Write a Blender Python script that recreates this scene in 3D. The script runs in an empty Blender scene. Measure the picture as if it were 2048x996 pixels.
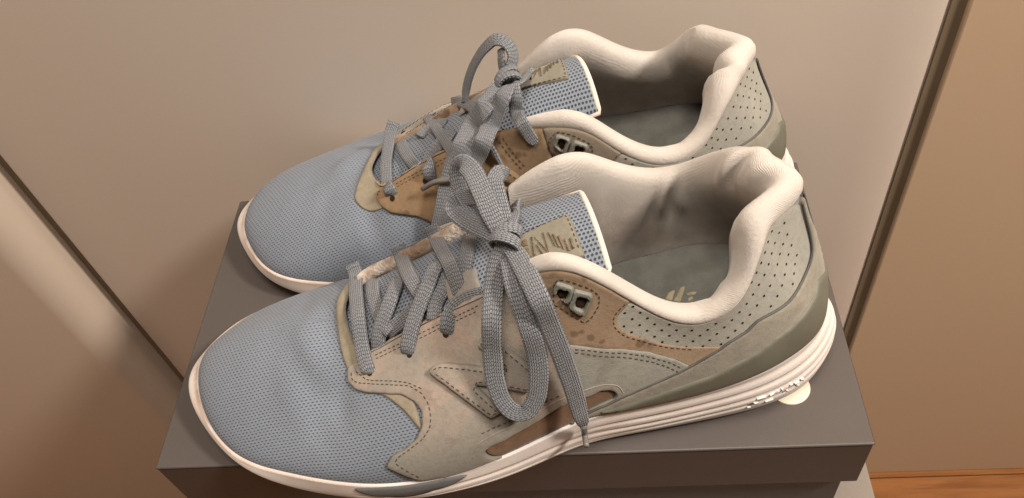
import bpy, bmesh, math, random
import numpy as np
from mathutils import Vector, Matrix
from mathutils.geometry import delaunay_2d_cdt

# ------------------------------------------------------------------ camera, world, lamps, exposure
scene = bpy.context.scene
COL = scene.collection
cam_d = bpy.data.cameras.new("camera"); cam = bpy.data.objects.new("camera", cam_d); COL.objects.link(cam)
cam.location = (0.228389, -0.174273, 0.361103)
cam.rotation_euler = (0.695098, 0.123913, 0.023442)
cam_d.sensor_fit = 'HORIZONTAL'; cam_d.sensor_width = 36.0
cam_d.lens = 36.0 * 1653.586 / 2048.0
cam_d.clip_start = 0.01; cam_d.clip_end = 20
scene.camera = cam

world = bpy.data.worlds.new("World"); scene.world = world; world.use_nodes = True
world.node_tree.nodes["Background"].inputs[0].default_value = (1.0, 0.74, 0.52, 1)
world.node_tree.nodes["Background"].inputs[1].default_value = 0.05

def area_lamp(name, loc, target, size, watts, color):
    d = bpy.data.lights.new(name, 'AREA'); d.shape = 'DISK'; d.size = size; d.energy = watts; d.color = color
    o = bpy.data.objects.new(name, d); COL.objects.link(o); o.location = loc
    o.rotation_euler = (Vector(target) - Vector(loc)).to_track_quat('-Z', 'Y').to_euler()
    return o
area_lamp("key_ceiling_lamp", (1.28, -0.24, 1.22), (0.18, 0.1, 0.0), 0.24, 29, (1.0, 0.86, 0.73))
area_lamp("soft_ceiling_lamp", (0.22, -0.18, 1.60), (0.2, 0.1, 0.0), 0.6, 17.5, (1.0, 0.87, 0.75))
area_lamp("left_fill_lamp", (-1.15, -0.30, 0.45), (-0.3, 0.2, -0.25), 0.4, 3.0, (1.0, 0.68, 0.45))  # added warm fill for the lower left, standing in for floor bounce

vs = scene.view_settings
vs.view_transform = 'Standard'; vs.look = 'None'; vs.gamma = 1.0; vs.exposure = 0.07; vs.use_curve_mapping = False

# ------------------------------------------------------------------ material helpers
class NB:
    """tiny node builder"""
    def __init__(self, name):
        self.m = bpy.data.materials.new(name); self.m.use_nodes = True
        self.t = self.m.node_tree; self.n = self.t.nodes; self.b = self.n["Principled BSDF"]
    def node(self, kind, **kw):
        x = self.n.new(kind)
        for k, v in kw.items(): setattr(x, k, v)
        return x
    def put(self, sock, v):
        if isinstance(v, bpy.types.NodeSocket): self.t.links.new(v, sock)
        elif isinstance(v, (tuple, list)) and len(v) == 3 and sock.type == 'RGBA': sock.default_value = (*v, 1)
        else: sock.default_value = v
    def math(self, op, a, b=0.0, c=0.0, clamp=False):
        x = self.node('ShaderNodeMath', operation=op, use_clamp=clamp)
        for i, v in enumerate((a, b, c)):
            if i < len(x.inputs): self.put(x.inputs[i], v)
        return x.outputs[0]
    def mix(self, f, a, b, blend='MIX'):
        x = self.node('ShaderNodeMix', data_type='RGBA', blend_type=blend)
        self.put(x.inputs[0], f); self.put(x.inputs[6], a); self.put(x.inputs[7], b)
        return x.outputs[2]
    def ramp(self, v, lo, hi):
        x = self.node('ShaderNodeMapRange', interpolation_type='SMOOTHSTEP')
        self.put(x.inputs[0], v); x.inputs[1].default_value = lo; x.inputs[2].default_value = hi
        return x.outputs[0]
    def obj(self):
        return self.node('ShaderNodeTexCoord').outputs['Object']
    def uv(self, name='UVMap'):
        u = self.node('ShaderNodeUVMap'); u.uv_map = name
        s = self.node('ShaderNodeSeparateXYZ'); self.t.links.new(u.outputs[0], s.inputs[0])
        return s.outputs[0], s.outputs[1]
    def noise(self, scale, detail=3, rough=0.55, vec=None, dist=0.0):
        x = self.node('ShaderNodeTexNoise'); x.inputs['Scale'].default_value = scale; x.inputs['Detail'].default_value = detail
        x.inputs['Roughness'].default_value = rough; x.inputs['Distortion'].default_value = dist
        self.put(x.inputs['Vector'], vec if vec is not None else self.obj())
        return x.outputs[0]
    def bump(self, h, dist, strength=1.0, prev=None):
        x = self.node('ShaderNodeBump'); x.inputs['Strength'].default_value = strength; x.inputs['Distance'].default_value = dist
        self.put(x.inputs['Height'], h)
        if prev is not None: self.put(x.inputs['Normal'], prev)
        return x.outputs[0]
    def done(self, color, rough=0.8, normal=None, spec=0.3, sheen=0.0, sheen_rough=0.5):
        self.put(self.b.inputs['Base Color'], color); self.put(self.b.inputs['Roughness'], rough)
        self.b.inputs['Specular IOR Level'].default_value = spec
        if sheen: self.b.inputs['Sheen Weight'].default_value = sheen; self.b.inputs['Sheen Roughness'].default_value = sheen_rough
        if normal is not None: self.put(self.b.inputs['Normal'], normal)
        return self.m

def holes_pattern(nb, u, v, pu, pv, ru, rv, shear=0.5):
    """staggered elliptical holes; returns mask 1 in a hole"""
    row = nb.math('DIVIDE', v, pv); fl = nb.math('FLOOR', row); fv = nb.math('SUBTRACT', nb.math('SUBTRACT', row, fl), 0.5)
    par = nb.math('MULTIPLY', nb.math('MODULO', nb.math('ABSOLUTE', fl), 2.0), shear)
    cu = nb.math('ADD', nb.math('DIVIDE', u, pu), par); fu = nb.math('SUBTRACT', nb.math('FRACT', nb.math('ADD', cu, 1000.0)), 0.5)
    a = nb.math('DIVIDE', fu, ru); b = nb.math('DIVIDE', fv, rv)
    d = nb.math('SQRT', nb.math('ADD', nb.math('MULTIPLY', a, a), nb.math('MULTIPLY', b, b)))
    return nb.ramp(d, 1.25, 0.6)

def mat_mesh(name, col, hole, pu, pv, ru=0.27, rv=0.27, blotch=0.1):
    nb = NB(name); u, v = nb.uv()
    wob = nb.math('MULTIPLY', nb.math('SUBTRACT', nb.noise(60, 2), 0.5), 0.0012)
    wob2 = nb.math('MULTIPLY', nb.math('SUBTRACT', nb.noise(45, 2, vec=None), 0.5), 0.0016)
    m = holes_pattern(nb, nb.math('ADD', u, wob), nb.math('ADD', v, wob2), pu, pv, ru, rv)
    n1 = nb.noise(28, 4); n2 = nb.noise(900, 2)
    c = nb.mix(nb.math('MULTIPLY', nb.ramp(n1, 0.35, 0.7), blotch * 4), col, tuple(x * 0.82 for x in col))
    c = nb.mix(nb.math('MULTIPLY', nb.ramp(n2, 0.3, 0.75), 0.35), c, tuple(min(1, x * 1.28) for x in col))
    c = nb.mix(nb.math('MULTIPLY', m, 0.9), c, hole)
    h = nb.math('SUBTRACT', nb.math('MULTIPLY', n2, 0.25), m)
    return nb.done(c, 0.75, nb.bump(h, 0.0006, 0.8), 0.25, 0.12)

def mat_suede(name, col, col2, stain=None, stain_amt=0.0, scale=30, seed=0.0, worn=None, spots=None):
    nb = NB(name)
    mp = nb.node('ShaderNodeMapping'); nb.put(mp.inputs[0], nb.obj()); mp.inputs[1].default_value = (seed, seed * 0.7, seed * 1.3)
    vec = mp.outputs[0]
    n1 = nb.noise(scale, 5, 0.6, vec, 0.6); n2 = nb.noise(420, 4, 0.65, vec); n3 = nb.noise(2200, 2, 0.6, vec)
    c = nb.mix(nb.ramp(n1, 0.36, 0.66), col, col2)
    if worn is not None:
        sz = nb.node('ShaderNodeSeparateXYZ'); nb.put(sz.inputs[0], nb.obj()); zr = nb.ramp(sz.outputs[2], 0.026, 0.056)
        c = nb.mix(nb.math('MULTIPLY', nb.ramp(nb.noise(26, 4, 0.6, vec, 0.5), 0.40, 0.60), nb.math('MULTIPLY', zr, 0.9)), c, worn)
        c = nb.mix(nb.math('MULTIPLY', nb.math('SUBTRACT', 1.0, zr), 0.35), c, (0.17, 0.165, 0.14))   # darker towards the sole
    if stain is not None:
        c = nb.mix(nb.math('MULTIPLY', nb.ramp(nb.noise(70, 3, 0.55, vec, 0.2), 0.6, 0.68), stain_amt), c, stain)
    for (sx, sy, sz, sr) in spots or ():                                   # single oil stains
        vd = nb.node('ShaderNodeVectorMath', operation='DISTANCE'); nb.put(vd.inputs[0], nb.obj()); vd.inputs[1].default_value = (sx, sy, sz)
        dd = nb.math('ADD', vd.outputs['Value'], nb.math('MULTIPLY', nb.math('SUBTRACT', nb.noise(300, 3), 0.5), sr * 0.9))
        c = nb.mix(nb.math('MULTIPLY', nb.ramp(dd, sr, sr * 0.6), 0.7), c, stain)
    c = nb.mix(nb.math('MULTIPLY', nb.ramp(n2, 0.4, 0.75), 0.35), c, nb.mix(0.5, c, (0.05, 0.045, 0.04)))
    at = nb.node('ShaderNodeAttribute'); at.attribute_name = 'wear_shade'      # crease shade painted into the colour along grubby cut edges
    c = nb.mix(nb.math('MULTIPLY', at.outputs['Fac'], 0.7), c, nb.mix(0.7, c, (0.045, 0.036, 0.026)))
    h = nb.math('ADD', nb.math('MULTIPLY', n2, 0.6), nb.math('MULTIPLY', n3, 0.5))
    return nb.done(c, 0.85, nb.bump(h, 0.00045, 0.7), 0.18, 0.25, 0.4)

def mat_plain(name, col, rough=0.5, var=0.08, scale=60, bumpd=0.0002, spec=0.4, fine=900):
    nb = NB(name)
    n1 = nb.noise(scale, 4); n2 = nb.noise(fine, 3)
    c = nb.mix(nb.ramp(n1, 0.3, 0.7), tuple(x * (1 - var) for x in col), tuple(min(1, x * (1 + var)) for x in col))
    return nb.done(c, nb.math('ADD', rough, nb.math('MULTIPLY', nb.math('SUBTRACT', n1, 0.5), 0.15)), nb.bump(n2, bumpd, 0.6), spec)

def mat_lace(name, col, dark, light):
    nb = NB(name); u, v = nb.uv()                      # u along, v across (metres)
    av = nb.math('ABSOLUTE', v)
    us = nb.math('ADD', u, nb.math('MULTIPLY', av, 0.75))   # chevron
    m = holes_pattern(nb, us, nb.math('ADD', v, 0.00047), 0.0017, 0.00094, 0.55, 0.55)
    n2 = nb.noise(1500, 2)
    c = nb.mix(m, dark, nb.mix(nb.ramp(n2, 0.3, 0.7), col, light))
    c = nb.mix(nb.math('MULTIPLY', nb.ramp(nb.noise(40, 3), 0.5, 0.75), 0.25), c, (0.19, 0.18, 0.18))
    return nb.done(c, 0.62, nb.bump(m, 0.0009, 0.9), 0.4, 0.2)

def mat_collar(name):
    nb = NB(name); u, v = nb.uv()
    w = nb.math('SINE', nb.math('MULTIPLY', nb.math('ADD', v, nb.math('MULTIPLY', u, 0.55)), 2 * math.pi / 0.0009))
    n1 = nb.noise(26, 4, 0.6); n2 = nb.noise(700, 3)
    c = nb.mix(nb.ramp(n1, 0.40, 0.72), (0.60, 0.57, 0.535), (0.52, 0.485, 0.445))
    # grubby lining plus painted interior shade lower in the shoe; vertex attribute mask
    at = nb.node('ShaderNodeAttribute'); at.attribute_name = 'wear_shade'
    wear_shade = nb.math('MULTIPLY', at.outputs['Fac'], nb.ramp(nb.noise(38, 4, 0.6), 0.25, 0.7))
    c = nb.mix(nb.math('MULTIPLY', wear_shade, 0.8), c, (0.34, 0.275, 0.23))
    h = nb.math('ADD', nb.math('ADD', nb.math('MULTIPLY', w, 0.24), n2), nb.math('MULTIPLY', nb.noise(130, 3, 0.6), 1.6))
    return nb.done(c, 0.9, nb.bump(h, 0.0004, 0.6), 0.15, 0.35, 0.4)

def mat_sole(name):
    nb = NB(name)
    n1 = nb.noise(20, 4); n2 = nb.noise(1300, 2)
    c = nb.mix(nb.ramp(n1, 0.4, 0.75), (0.77, 0.735, 0.715), (0.69, 0.625, 0.59))
    at = nb.node('ShaderNodeAttribute'); at.attribute_name = 'wear_shade'
    c = nb.mix(nb.math('MULTIPLY', at.outputs['Fac'], nb.ramp(nb.noise(90, 4, 0.7), 0.2, 0.75)), c, (0.50, 0.36, 0.25))
    return nb.done(c, 0.55, nb.bump(n2, 0.0002, 0.5), 0.35)

def mat_foam(name):
    nb = NB(name); n = nb.noise(260, 5, 0.7); n1 = nb.noise(70, 3, 0.6)
    c = nb.mix(nb.ramp(n1, 0.4, 0.62), (0.72, 0.66, 0.60), (0.33, 0.25, 0.19))
    return nb.done(c, 0.9, nb.bump(n, 0.003, 1.0), 0.15)

def mat_door(name, col, rough):
    nb = NB(name); n1 = nb.noise(3.0, 2); n2 = nb.noise(500, 2)
    c = nb.mix(n1, tuple(x * 0.97 for x in col), tuple(x * 1.03 for x in col))
    return nb.done(c, rough, nb.bump(n2, 0.00006, 0.4), 0.35)

def mat_box(name, col):
    nb = NB(name); n1 = nb.noise(14, 4); n2 = nb.noise(1400, 3); n3 = nb.noise(220, 3)
    c = nb.mix(n1, tuple(x * 0.9 for x in col), tuple(x * 1.1 for x in col))
    c = nb.mix(nb.math('MULTIPLY', nb.ramp(n3, 0.66, 0.78), 0.25), c, tuple(x * 1.6 for x in col))
    return nb.done(c, nb.math('ADD', 0.40, nb.math('MULTIPLY', n1, 0.12)), nb.bump(n2, 0.0001, 0.5), 0.5)

def mat_wood(name):
    nb = NB(name)
    mp = nb.node('ShaderNodeMapping'); nb.put(mp.inputs[0], nb.obj()); mp.inputs[3].default_value = (1, 14, 14)
    n = nb.noise(6, 5, 0.6, mp.outputs[0], 0.8); n2 = nb.noise(40, 3, 0.6, mp.outputs[0])
    c = nb.mix(nb.ramp(n, 0.3, 0.7), (0.30, 0.125, 0.038), (0.20, 0.075, 0.02))
    c = nb.mix(nb.math('MULTIPLY', nb.ramp(n2, 0.5, 0.8), 0.4), c, (0.13, 0.05, 0.015))
    return nb.done(c, 0.38, nb.bump(n2, 0.0003, 0.3), 0.4)

M = {}
M['mesh'] = mat_mesh('blue_grey_air_mesh', (0.212, 0.254, 0.314), (0.085, 0.090, 0.108), 0.00205, 0.00175, 0.27, 0.20)
M['tongue'] = mat_mesh('tongue_mesh', (0.24, 0.283, 0.345), (0.045, 0.052, 0.068), 0.0022, 0.0018, 0.34, 0.30)
M['suede_side'] = mat_suede('beige_grey_suede', (0.315, 0.305, 0.272), (0.36, 0.335, 0.295), (0.17, 0.125, 0.085), 0.25, 13, 3.1, (0.44, 0.355, 0.30))
M['suede_tan'] = mat_suede('tan_suede', (0.29, 0.205, 0.135), (0.35, 0.265, 0.185), (0.135, 0.085, 0.055), 0.8, 22, 1.7, spots=[(0.1949, -0.0399, 0.0804, 0.0026), (0.1978, -0.0396, 0.0809, 0.0022), (0.2012, -0.0404, 0.0772, 0.0026), (0.2059, -0.0406, 0.0743, 0.0022), (0.2215, -0.04, 0.069, 0.0029), (0.2236, -0.0395, 0.0695, 0.0022), (0.1958, -0.0324, 0.1079, 0.0011)])
M['suede_far'] = mat_suede('worn_tan_leather', (0.315, 0.215, 0.125), (0.25, 0.178, 0.11), (0.12, 0.075, 0.045), 0.7, 26, 8.3)
M['suede_ankle'] = mat_suede('grey_tan_suede', (0.27, 0.225, 0.175), (0.30, 0.262, 0.212), (0.2, 0.15, 0.1), 0.3, 24, 2.9)
M['suede_pale'] = mat_suede('pale_suede', (0.36, 0.325, 0.25), (0.30, 0.265, 0.20), (0.24, 0.19, 0.13), 0.3, 30, 5.2)
M['suede_grey'] = mat_suede('grey_green_nubuck', (0.29, 0.295, 0.268), (0.335, 0.33, 0.293), (0.19, 0.17, 0.13), 0.3, 24, 6.6)
M['suede_strap'] = mat_suede('olive_beige_suede', (0.262, 0.248, 0.21), (0.315, 0.298, 0.252), (0.16, 0.135, 0.10), 0.3, 30, 9.4)
M['suede_brown'] = mat_suede('brown_window_suede', (0.170, 0.098, 0.055), (0.235, 0.145, 0.085), (0.11, 0.06, 0.03), 0.5, 40, 2.4)
M['perf'] = mat_suede('grey_green_perforated_nubuck', (0.33, 0.335, 0.30), (0.375, 0.372, 0.33), (0.24, 0.22, 0.18), 0.25, 24, 4.4)
M['tpu'] = mat_plain('olive_translucent_plastic', (0.140, 0.142, 0.112), 0.55, 0.12, 40, 0.0001, 0.5)
M['plastic_grey'] = mat_plain('grey_green_plastic', (0.20, 0.212, 0.19), 0.6, 0.05, 80, 0.0001, 0.45)
M['hole'] = mat_plain('dark_hole_lining', (0.035, 0.022, 0.014), 0.95, 0.1, 100, 0.0001, 0.1)
M['stitch'] = mat_plain('grey_brown_thread', (0.075, 0.058, 0.042), 0.8, 0.15, 300, 0.0001, 0.2)
M['stitch_pale'] = mat_plain('pale_thread', (0.34, 0.29, 0.22), 0.8, 0.15, 300, 0.0001, 0.2)
M['label'] = mat_suede('grey_green_rubber_label', (0.255, 0.245, 0.195), (0.29, 0.275, 0.225), (0.20, 0.165, 0.10), 0.5, 60, 7.7)
M['label_print'] = mat_plain('olive_brown_raised_print', (0.16, 0.125, 0.075), 0.45, 0.25, 220, 0.0002, 0.4)
M['lace'] = mat_lace('blue_grey_flat_lace', (0.165, 0.190, 0.225), (0.072, 0.082, 0.10), (0.28, 0.295, 0.32))
M['aglet'] = mat_plain('clear_grey_aglet', (0.17, 0.165, 0.16), 0.3, 0.1, 80, 0.0001, 0.5)
M['collar'] = mat_collar('off_white_collar_lining')
M['sole'] = mat_sole('off_white_midsole_foam')
M['sole_mark'] = mat_plain('white_midsole_mark', (0.83, 0.79, 0.75), 0.5, 0.03, 60, 0.0001, 0.35)
M['piping'] = mat_plain('dark_grey_piping', (0.10, 0.098, 0.092), 0.7, 0.15, 120, 0.0001, 0.3)
M['rubber'] = mat_plain('dark_outsole_rubber', (0.045, 0.040, 0.038), 0.7, 0.1, 60, 0.0002, 0.3)
M['bumper'] = mat_plain('blue_grey_bumper', (0.135, 0.14, 0.145), 0.6, 0.08, 60, 0.0002, 0.35)
M['insole'] = mat_plain('grey_felt_insole', (0.185, 0.188, 0.172), 0.95, 0.14, 90, 0.0005, 0.1, 1300)
M['insole_print'] = mat_plain('cream_insole_print', (0.40, 0.36, 0.245), 0.85, 0.15, 300, 0.0001, 0.2)
M['foam'] = mat_foam('torn_white_foam')
M['tape'] = mat_plain('cream_edge_tape', (0.74, 0.67, 0.59), 0.85, 0.06, 120, 0.0002, 0.15)
M['webbing'] = mat_mesh('grey_webbing', (0.285, 0.27, 0.25), (0.15, 0.14, 0.13), 0.0011, 0.0009, 0.4, 0.4)
M['box'] = mat_box('dark_grey_card', (0.086, 0.075, 0.071))
M['box_in'] = mat_plain('grey_card', (0.24, 0.215, 0.19), 0.6, 0.05, 20, 0.0001, 0.35)
M['door'] = mat_door('warm_white_lacquer', (0.68, 0.615, 0.55), 0.42)
M['frame'] = mat_door('warm_beige_lacquer', (0.62, 0.53, 0.445), 0.45)
M['gap'] = mat_plain('dark_gap_shade', (0.22, 0.175, 0.12), 0.8, 0.05, 20, 0.0001, 0.2)  # brown standing in for the shade inside the door joints
M['wall'] = mat_door('tan_painted_wall', (0.61, 0.465, 0.325), 0.75)
M['wood'] = mat_wood('orange_brown_parquet')
M['sticker'] = mat_plain('cream_paper_sticker', (0.78, 0.73, 0.62), 0.45, 0.03, 60, 0.0001, 0.4)

# ------------------------------------------------------------------ object helpers
def link(name, verts, faces, mat, parent=None, smooth=True, uv=None, attr=None, kind=None, label=None):
    me = bpy.data.meshes.new(name)
    me.from_pydata([tuple(map(float, v)) for v in verts], [], [tuple(int(i) for i in f) for f in faces]); me.update()
    if smooth: me.polygons.foreach_set('use_smooth', [True] * len(me.polygons))
    if uv is not None:
        lay = me.uv_layers.new(name='UVMap'); li = np.empty(len(me.loops), dtype=np.int32); me.loops.foreach_get('vertex_index', li)
        lay.data.foreach_set('uv', np.asarray(uv, float)[li].astype(np.float32).ravel())
    if attr is not None:
        a = me.attributes.new('wear_shade', 'FLOAT', 'POINT'); a.data.foreach_set('value', np.asarray(attr, np.float32))
    me.materials.append(mat)
    o = bpy.data.objects.new(name, me); COL.objects.link(o)
    if parent is not None: o.parent = parent
    if kind: o['kind'] = kind
    if label: o['label'] = label
    return o

def empty(name, loc=(0, 0, 0), rz=0.0):
    o = bpy.data.objects.new(name, None); COL.objects.link(o); o.location = loc; o.rotation_euler = (0, 0, rz); o.empty_display_size = 0.02
    return o

def tag(o, label, cat, group=None):
    o['label'] = label; o['category'] = cat
    if group: o['group'] = group

def box_mesh(name, x0, y0, z0, x1, y1, z1, mat, parent=None, bevel=0.0, segs=2, **kw):
    bm = bmesh.new(); bmesh.ops.create_cube(bm, size=1.0)
    for v in bm.verts: v.co = Vector(((x0 + x1) / 2 + v.co.x * (x1 - x0), (y0 + y1) / 2 + v.co.y * (y1 - y0), (z0 + z1) / 2 + v.co.z * (z1 - z0)))
    if bevel: bmesh.ops.bevel(bm, geom=bm.edges[:], offset=bevel, segments=segs, affect='EDGES', profile=0.5)
    me = bpy.data.meshes.new(name); bm.to_mesh(me); bm.free(); me.materials.append(mat)
    o = bpy.data.objects.new(name, me); COL.objects.link(o)
    if parent is not None: o.parent = parent
    for k, v in kw.items(): o[k] = v
    return o

def grid_faces(n, m, wrap=False):
    i, j = np.meshgrid(np.arange(n if wrap else n - 1), np.arange(m - 1), indexing='ij'); i = i.ravel(); j = j.ravel(); i2 = (i + 1) % n
    return np.stack([i * m + j, i2 * m + j, i2 * m + j + 1, i * m + j + 1], 1)
# ------------------------------------------------------------------ the shoe's surfaces (metres, toe at x = 0, heel at x = 0.318, +y = inner side)
def pspline(xk,yk,x,per=2.0):
    """periodic cubic spline"""
    xk=np.asarray(xk,float);yk=np.asarray(yk,float)
    if yk.ndim==1: yk=yk[:,None];sq=True
    else: sq=False
    n=len(xk);h=np.diff(np.append(xk,xk[0]+per));A=np.zeros((n,n));b=np.zeros((n,yk.shape[1]))
    for i in range(n):
        hm=h[i-1];hp=h[i];yp=yk[(i+1)%n];ym=yk[i-1]
        A[i,i-1]+=hm;A[i,i]+=2*(hm+hp);A[i,(i+1)%n]+=hp
        b[i]=6*((yp-yk[i])/hp-(yk[i]-ym)/hm)
    M=np.linalg.solve(A,b)
    x=np.asarray(x,float);xx=(x-xk[0])%per+xk[0]
    i=np.clip(np.searchsorted(xk,xx,side='right')-1,0,n-1);j=(i+1)%n
    d=(xx-xk[i]);hh=h[i];e=hh-d
    d=d[...,None];e=e[...,None];hh=hh[...,None]
    r=M[i]*e**3/(6*hh)+M[j]*d**3/(6*hh)+(yk[i]/hh-M[i]*hh/6)*e+(yk[j]/hh-M[j]*hh/6)*d
    return r[...,0] if sq else r
FL=[(0,2.3,-2,20),(.08,9,-26,17),(.16,26,-46.5,13),(.26,53,-59,13),(.38,84,-67.2,14.5),(.5,120,-68.5,14.5),(.6,158,-62,19.5),(.7,190,-52.5,26.5),(.8,222,-47.3,31),(.88,258,-42,34.2),(.94,287,-32.5,39.3),(.97,301,-21,40.5)]
FM=[(1.0,307.5,-2,40),(1.03,302,14,40.5),(1.06,288,26,40),(1.12,258,36,34.5),(1.2,222,36,30.5),(1.3,190,34,27),(1.4,158,37,21),(1.5,120,45,17),(1.62,82,50,15.5),(1.74,49,47.5,16.5),(1.84,23,37,17.5),(1.92,8.5,18.5,19.5)]
TL=[(0,88,2,56),(.08,90,-8,55),(.16,93,-16,53),(.26,99,-21.5,51),(.38,115,-21,59),(.5,140,-20.5,74),(.6,162,-24,91),(.66,178,-28.5,105.5),(.7,190,-31,111),(.75,204,-33,105.5),(.8,220,-35,90.5),(.85,236,-37,78),(.89,250,-37,76.5),(.93,263.2,-32,84.5),(.955,267.8,-26.3,94),(.975,271.5,-20,102.5),(.987,277,-13,107)]
TM=[(1.0,289.5,-1,109),(1.013,284,12,109),(1.027,276,22,107),(1.048,268,30,101),(1.08,259,36,93),(1.12,248,39.5,86),(1.16,235,40,85),(1.22,216,37,96),(1.29,198,34,104.5),(1.34,180,31,100),(1.4,165,27,92),(1.5,140,24,77.5),(1.62,116,24,64.5),(1.74,101,25,56),(1.84,94,20,56),(1.92,90,12,56.5)]
HK=[(0,.5,12,40,13),(.08,1,11,36,13),(.16,.5,10,22,13),(.26,.5,11,12,10),(.38,1.5,15,13,10),(.5,2,21,18,13),(.6,1,25,14,22),(.7,0,28,6,28),(.8,0,22,3,20),(.88,0,18,1,15),(.94,0,20,2,18),(1.0,1,22,7,26)]
def sym(H): return H+[(2-r[0],)+r[1:] for r in H[-2:0:-1]]
def base_fn(FL,FM,km=1.0,TT=None):
    F=np.array(FL+FM);T=np.array(TT if TT is not None else TL+TM);H=np.array(sym(HK));H[H[:,0]>1.6,3]*=km;H[H[:,0]>1.6,2]*=.5+.5*km
    def rings(p):
        f=pspline(F[:,0],F[:,1:],p);t=pspline(T[:,0],T[:,1:],p);h=pspline(H[:,0],H[:,1:],p)
        e=1e-3
        tg=pspline(F[:,0],F[:,1:],p+e)-pspline(F[:,0],F[:,1:],p-e)
        n=np.stack([tg[...,1],-tg[...,0],0*tg[...,0]],-1)
        n/=np.linalg.norm(n,axis=-1,keepdims=True)
        # outward: at p=0 tangent goes toward -y => n should be -x
        up=np.array([0,0,1.])
        c1=f+n*h[...,0:1]+up*h[...,1:2]
        c2=t+n*h[...,2:3]-up*h[...,3:4]
        return f,c1,c2,t,n
    def S(p,h):
        f,c1,c2,t,n=rings(p);h=np.asarray(h)[...,None]
        return ((1-h)**3*f+3*(1-h)**2*h*c1+3*(1-h)*h*h*c2+h**3*t)/1000
    return S,rings
FMN=FM[:-4]+[(1.62,82,44,15.5),(1.74,48,39.5,16),(1.84,21.5,30,17),(1.92,8.0,15,19.5)]
FLF=[(0,2.3,-2,20),(.08,8,-27,17.5),(.16,26,-47.5,13.5),(.26,53,-60,13.5)]+FL[4:]
TLF=TL[:6]+[(.6,162,-21,84),(.66,178,-24,94),(.7,191,-27,102),(.75,206,-31,102),(.8,220,-34.5,91.5),(.85,236,-37,80.5),(.89,250,-37,79.5),(.93,261,-33,90),(.955,266,-27.5,95.5),(.975,270.5,-20.5,99.5),(.987,276,-13,101.5)]
TMF=[(1.0,287,-1,103),(1.013,282,10,103),(1.027,276,20,101),(1.048,269,28.5,94),(1.08,262,34.5,83),(1.12,250,40,76),(1.16,236,41,75.5),(1.22,216,38.5,87.5),(1.29,198,35.5,99),(1.34,180,31.5,98),(1.4,165,26.5,94),(1.5,139,22.5,82),(1.62,115,22,69.5),(1.74,100,22.5,60.5),(1.84,94,18.5,57.5),(1.92,90,11,57)]

TGK=[(0,84,50,-15,17,2.5),(.15,101,58,-18,19,4),(.35,128,71,-19,21,5),(.55,152,84.5,-21,22,6),(.72,172,95,-23,22,7),(.86,190,101.5,-24,21,8),(1.0,208,107,-24.5,18,6)]
def TG(u,v,sk=0.20):
    """tongue: u from the throat front to the top edge, v from the lateral (0) to the medial (1) border; metres"""
    K=np.array(TGK);u=np.asarray(u,float);v=np.asarray(v,float)
    f=lambda i: np.interp(u,K[:,0],K[:,i])
    g=lambda i: (f(i)+np.interp(np.clip(u-.04,0,1),K[:,0],K[:,i])+np.interp(np.clip(u+.04,0,1),K[:,0],K[:,i]))/3
    x,z,yl,ym,cr=[g(i) for i in range(1,6)]
    if sk<0: cr=cr*(1+1.0*u**2);ym=ym+3*u**3;yl=yl+1.5*u**3
    y=yl+(ym-yl)*v;k=(2*v-1)
    x=x-sk*y*u**3; z=z-cr*k*k+(0.08 if sk>0 else 0.0)*y*u**3
    return np.stack([x,y,z],-1)/1000


SB = [(0,-1.5,-3,13.5),(.08,5,-25,12),(.16,26,-47,8.5),(.26,54,-61.5,4),(.38,84,-67,.8),(.5,120,-70,0),(.6,158,-63.5,0),(.7,191,-51,0),(.8,222,-46,0),(.88,260,-41.5,0),(.94,289,-34.5,0),(.97,304,-25,1.3),
      (1.0,315,-3,5),(1.03,307,17,3),(1.06,291,30,0),(1.12,260,36,0),(1.2,222,35,0),(1.3,190,32,0),(1.4,158,36,0),(1.5,120,45,0),(1.62,82,50,.8),(1.74,49,48,4),(1.84,21,37,9),(1.92,6,18,12.5)]
SW = [(0,-4.3,-3,17),(.08,3.5,-25,15),(.16,24.5,-48.5,11),(.26,52.5,-62.5,7),(.38,84,-70,5),(.5,120,-72,6),(.6,158,-65,8),(.7,190,-54.5,10),(.8,222,-49.5,12),(.88,260,-45,15),(.94,291,-37,18),(.97,307,-25,19),
      (1.0,319,-2,19),(1.03,309,18.5,19),(1.06,293,31,18),(1.12,260,39,15),(1.2,222,38,12),(1.3,190,35.5,10),(1.4,158,39.5,8),(1.5,120,48.5,6),(1.62,82,53,5),(1.74,48,50,7),(1.84,20,38,12),(1.92,4,18.5,15.5)]
def narrow(tab, F, Fref):
    out = []
    d = {r[0]: (F_[1] - r[1], F_[2] - r[2]) for r, F_ in zip(Fref, F)}
    for r in tab:
        q = d.get(r[0], (0, 0)); out.append((r[0], r[1] + q[0], r[2] + q[1], r[3]))
    return np.array(out)

COLK = np.array([(.64,4,3),(.70,7,5.2),(.76,8,5),(.82,8.5,4.6),(.88,9,4.6),(.93,10,7),(.97,11.5,9),(1.0,12.5,9),(1.03,11.5,8.5),(1.07,10,7),(1.12,8.5,6),(1.2,8,6.3),(1.3,7,7),(1.36,4,3.4)])
ZI = np.array([(0,.014),(.06,.016),(.12,.020),(.16,.024),(.19,.030),(.218,.036),(.235,.039),(.258,.0445),(.28,.047),(.32,.048)])

DENTS = [(0.079,-0.004,-0.0024,0.006,0.020,0.3),(0.072,-0.030,-0.0020,0.006,0.014,0.5),(0.085,-0.042,-0.0018,0.006,0.012,0.2),(0.062,0.014,-0.0015,0.006,0.016,0.2),(0.068,-0.014,0.0014,0.005,0.020,0.3),(0.088,0.034,-0.0018,0.006,0.014,-0.3),(0.076,-0.052,-0.0012,0.005,0.012,0.5),(0.050,-0.006,-0.0007,0.008,0.026,0.1),(0.060,-0.035,0.0009,0.006,0.018,0.4)]

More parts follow.
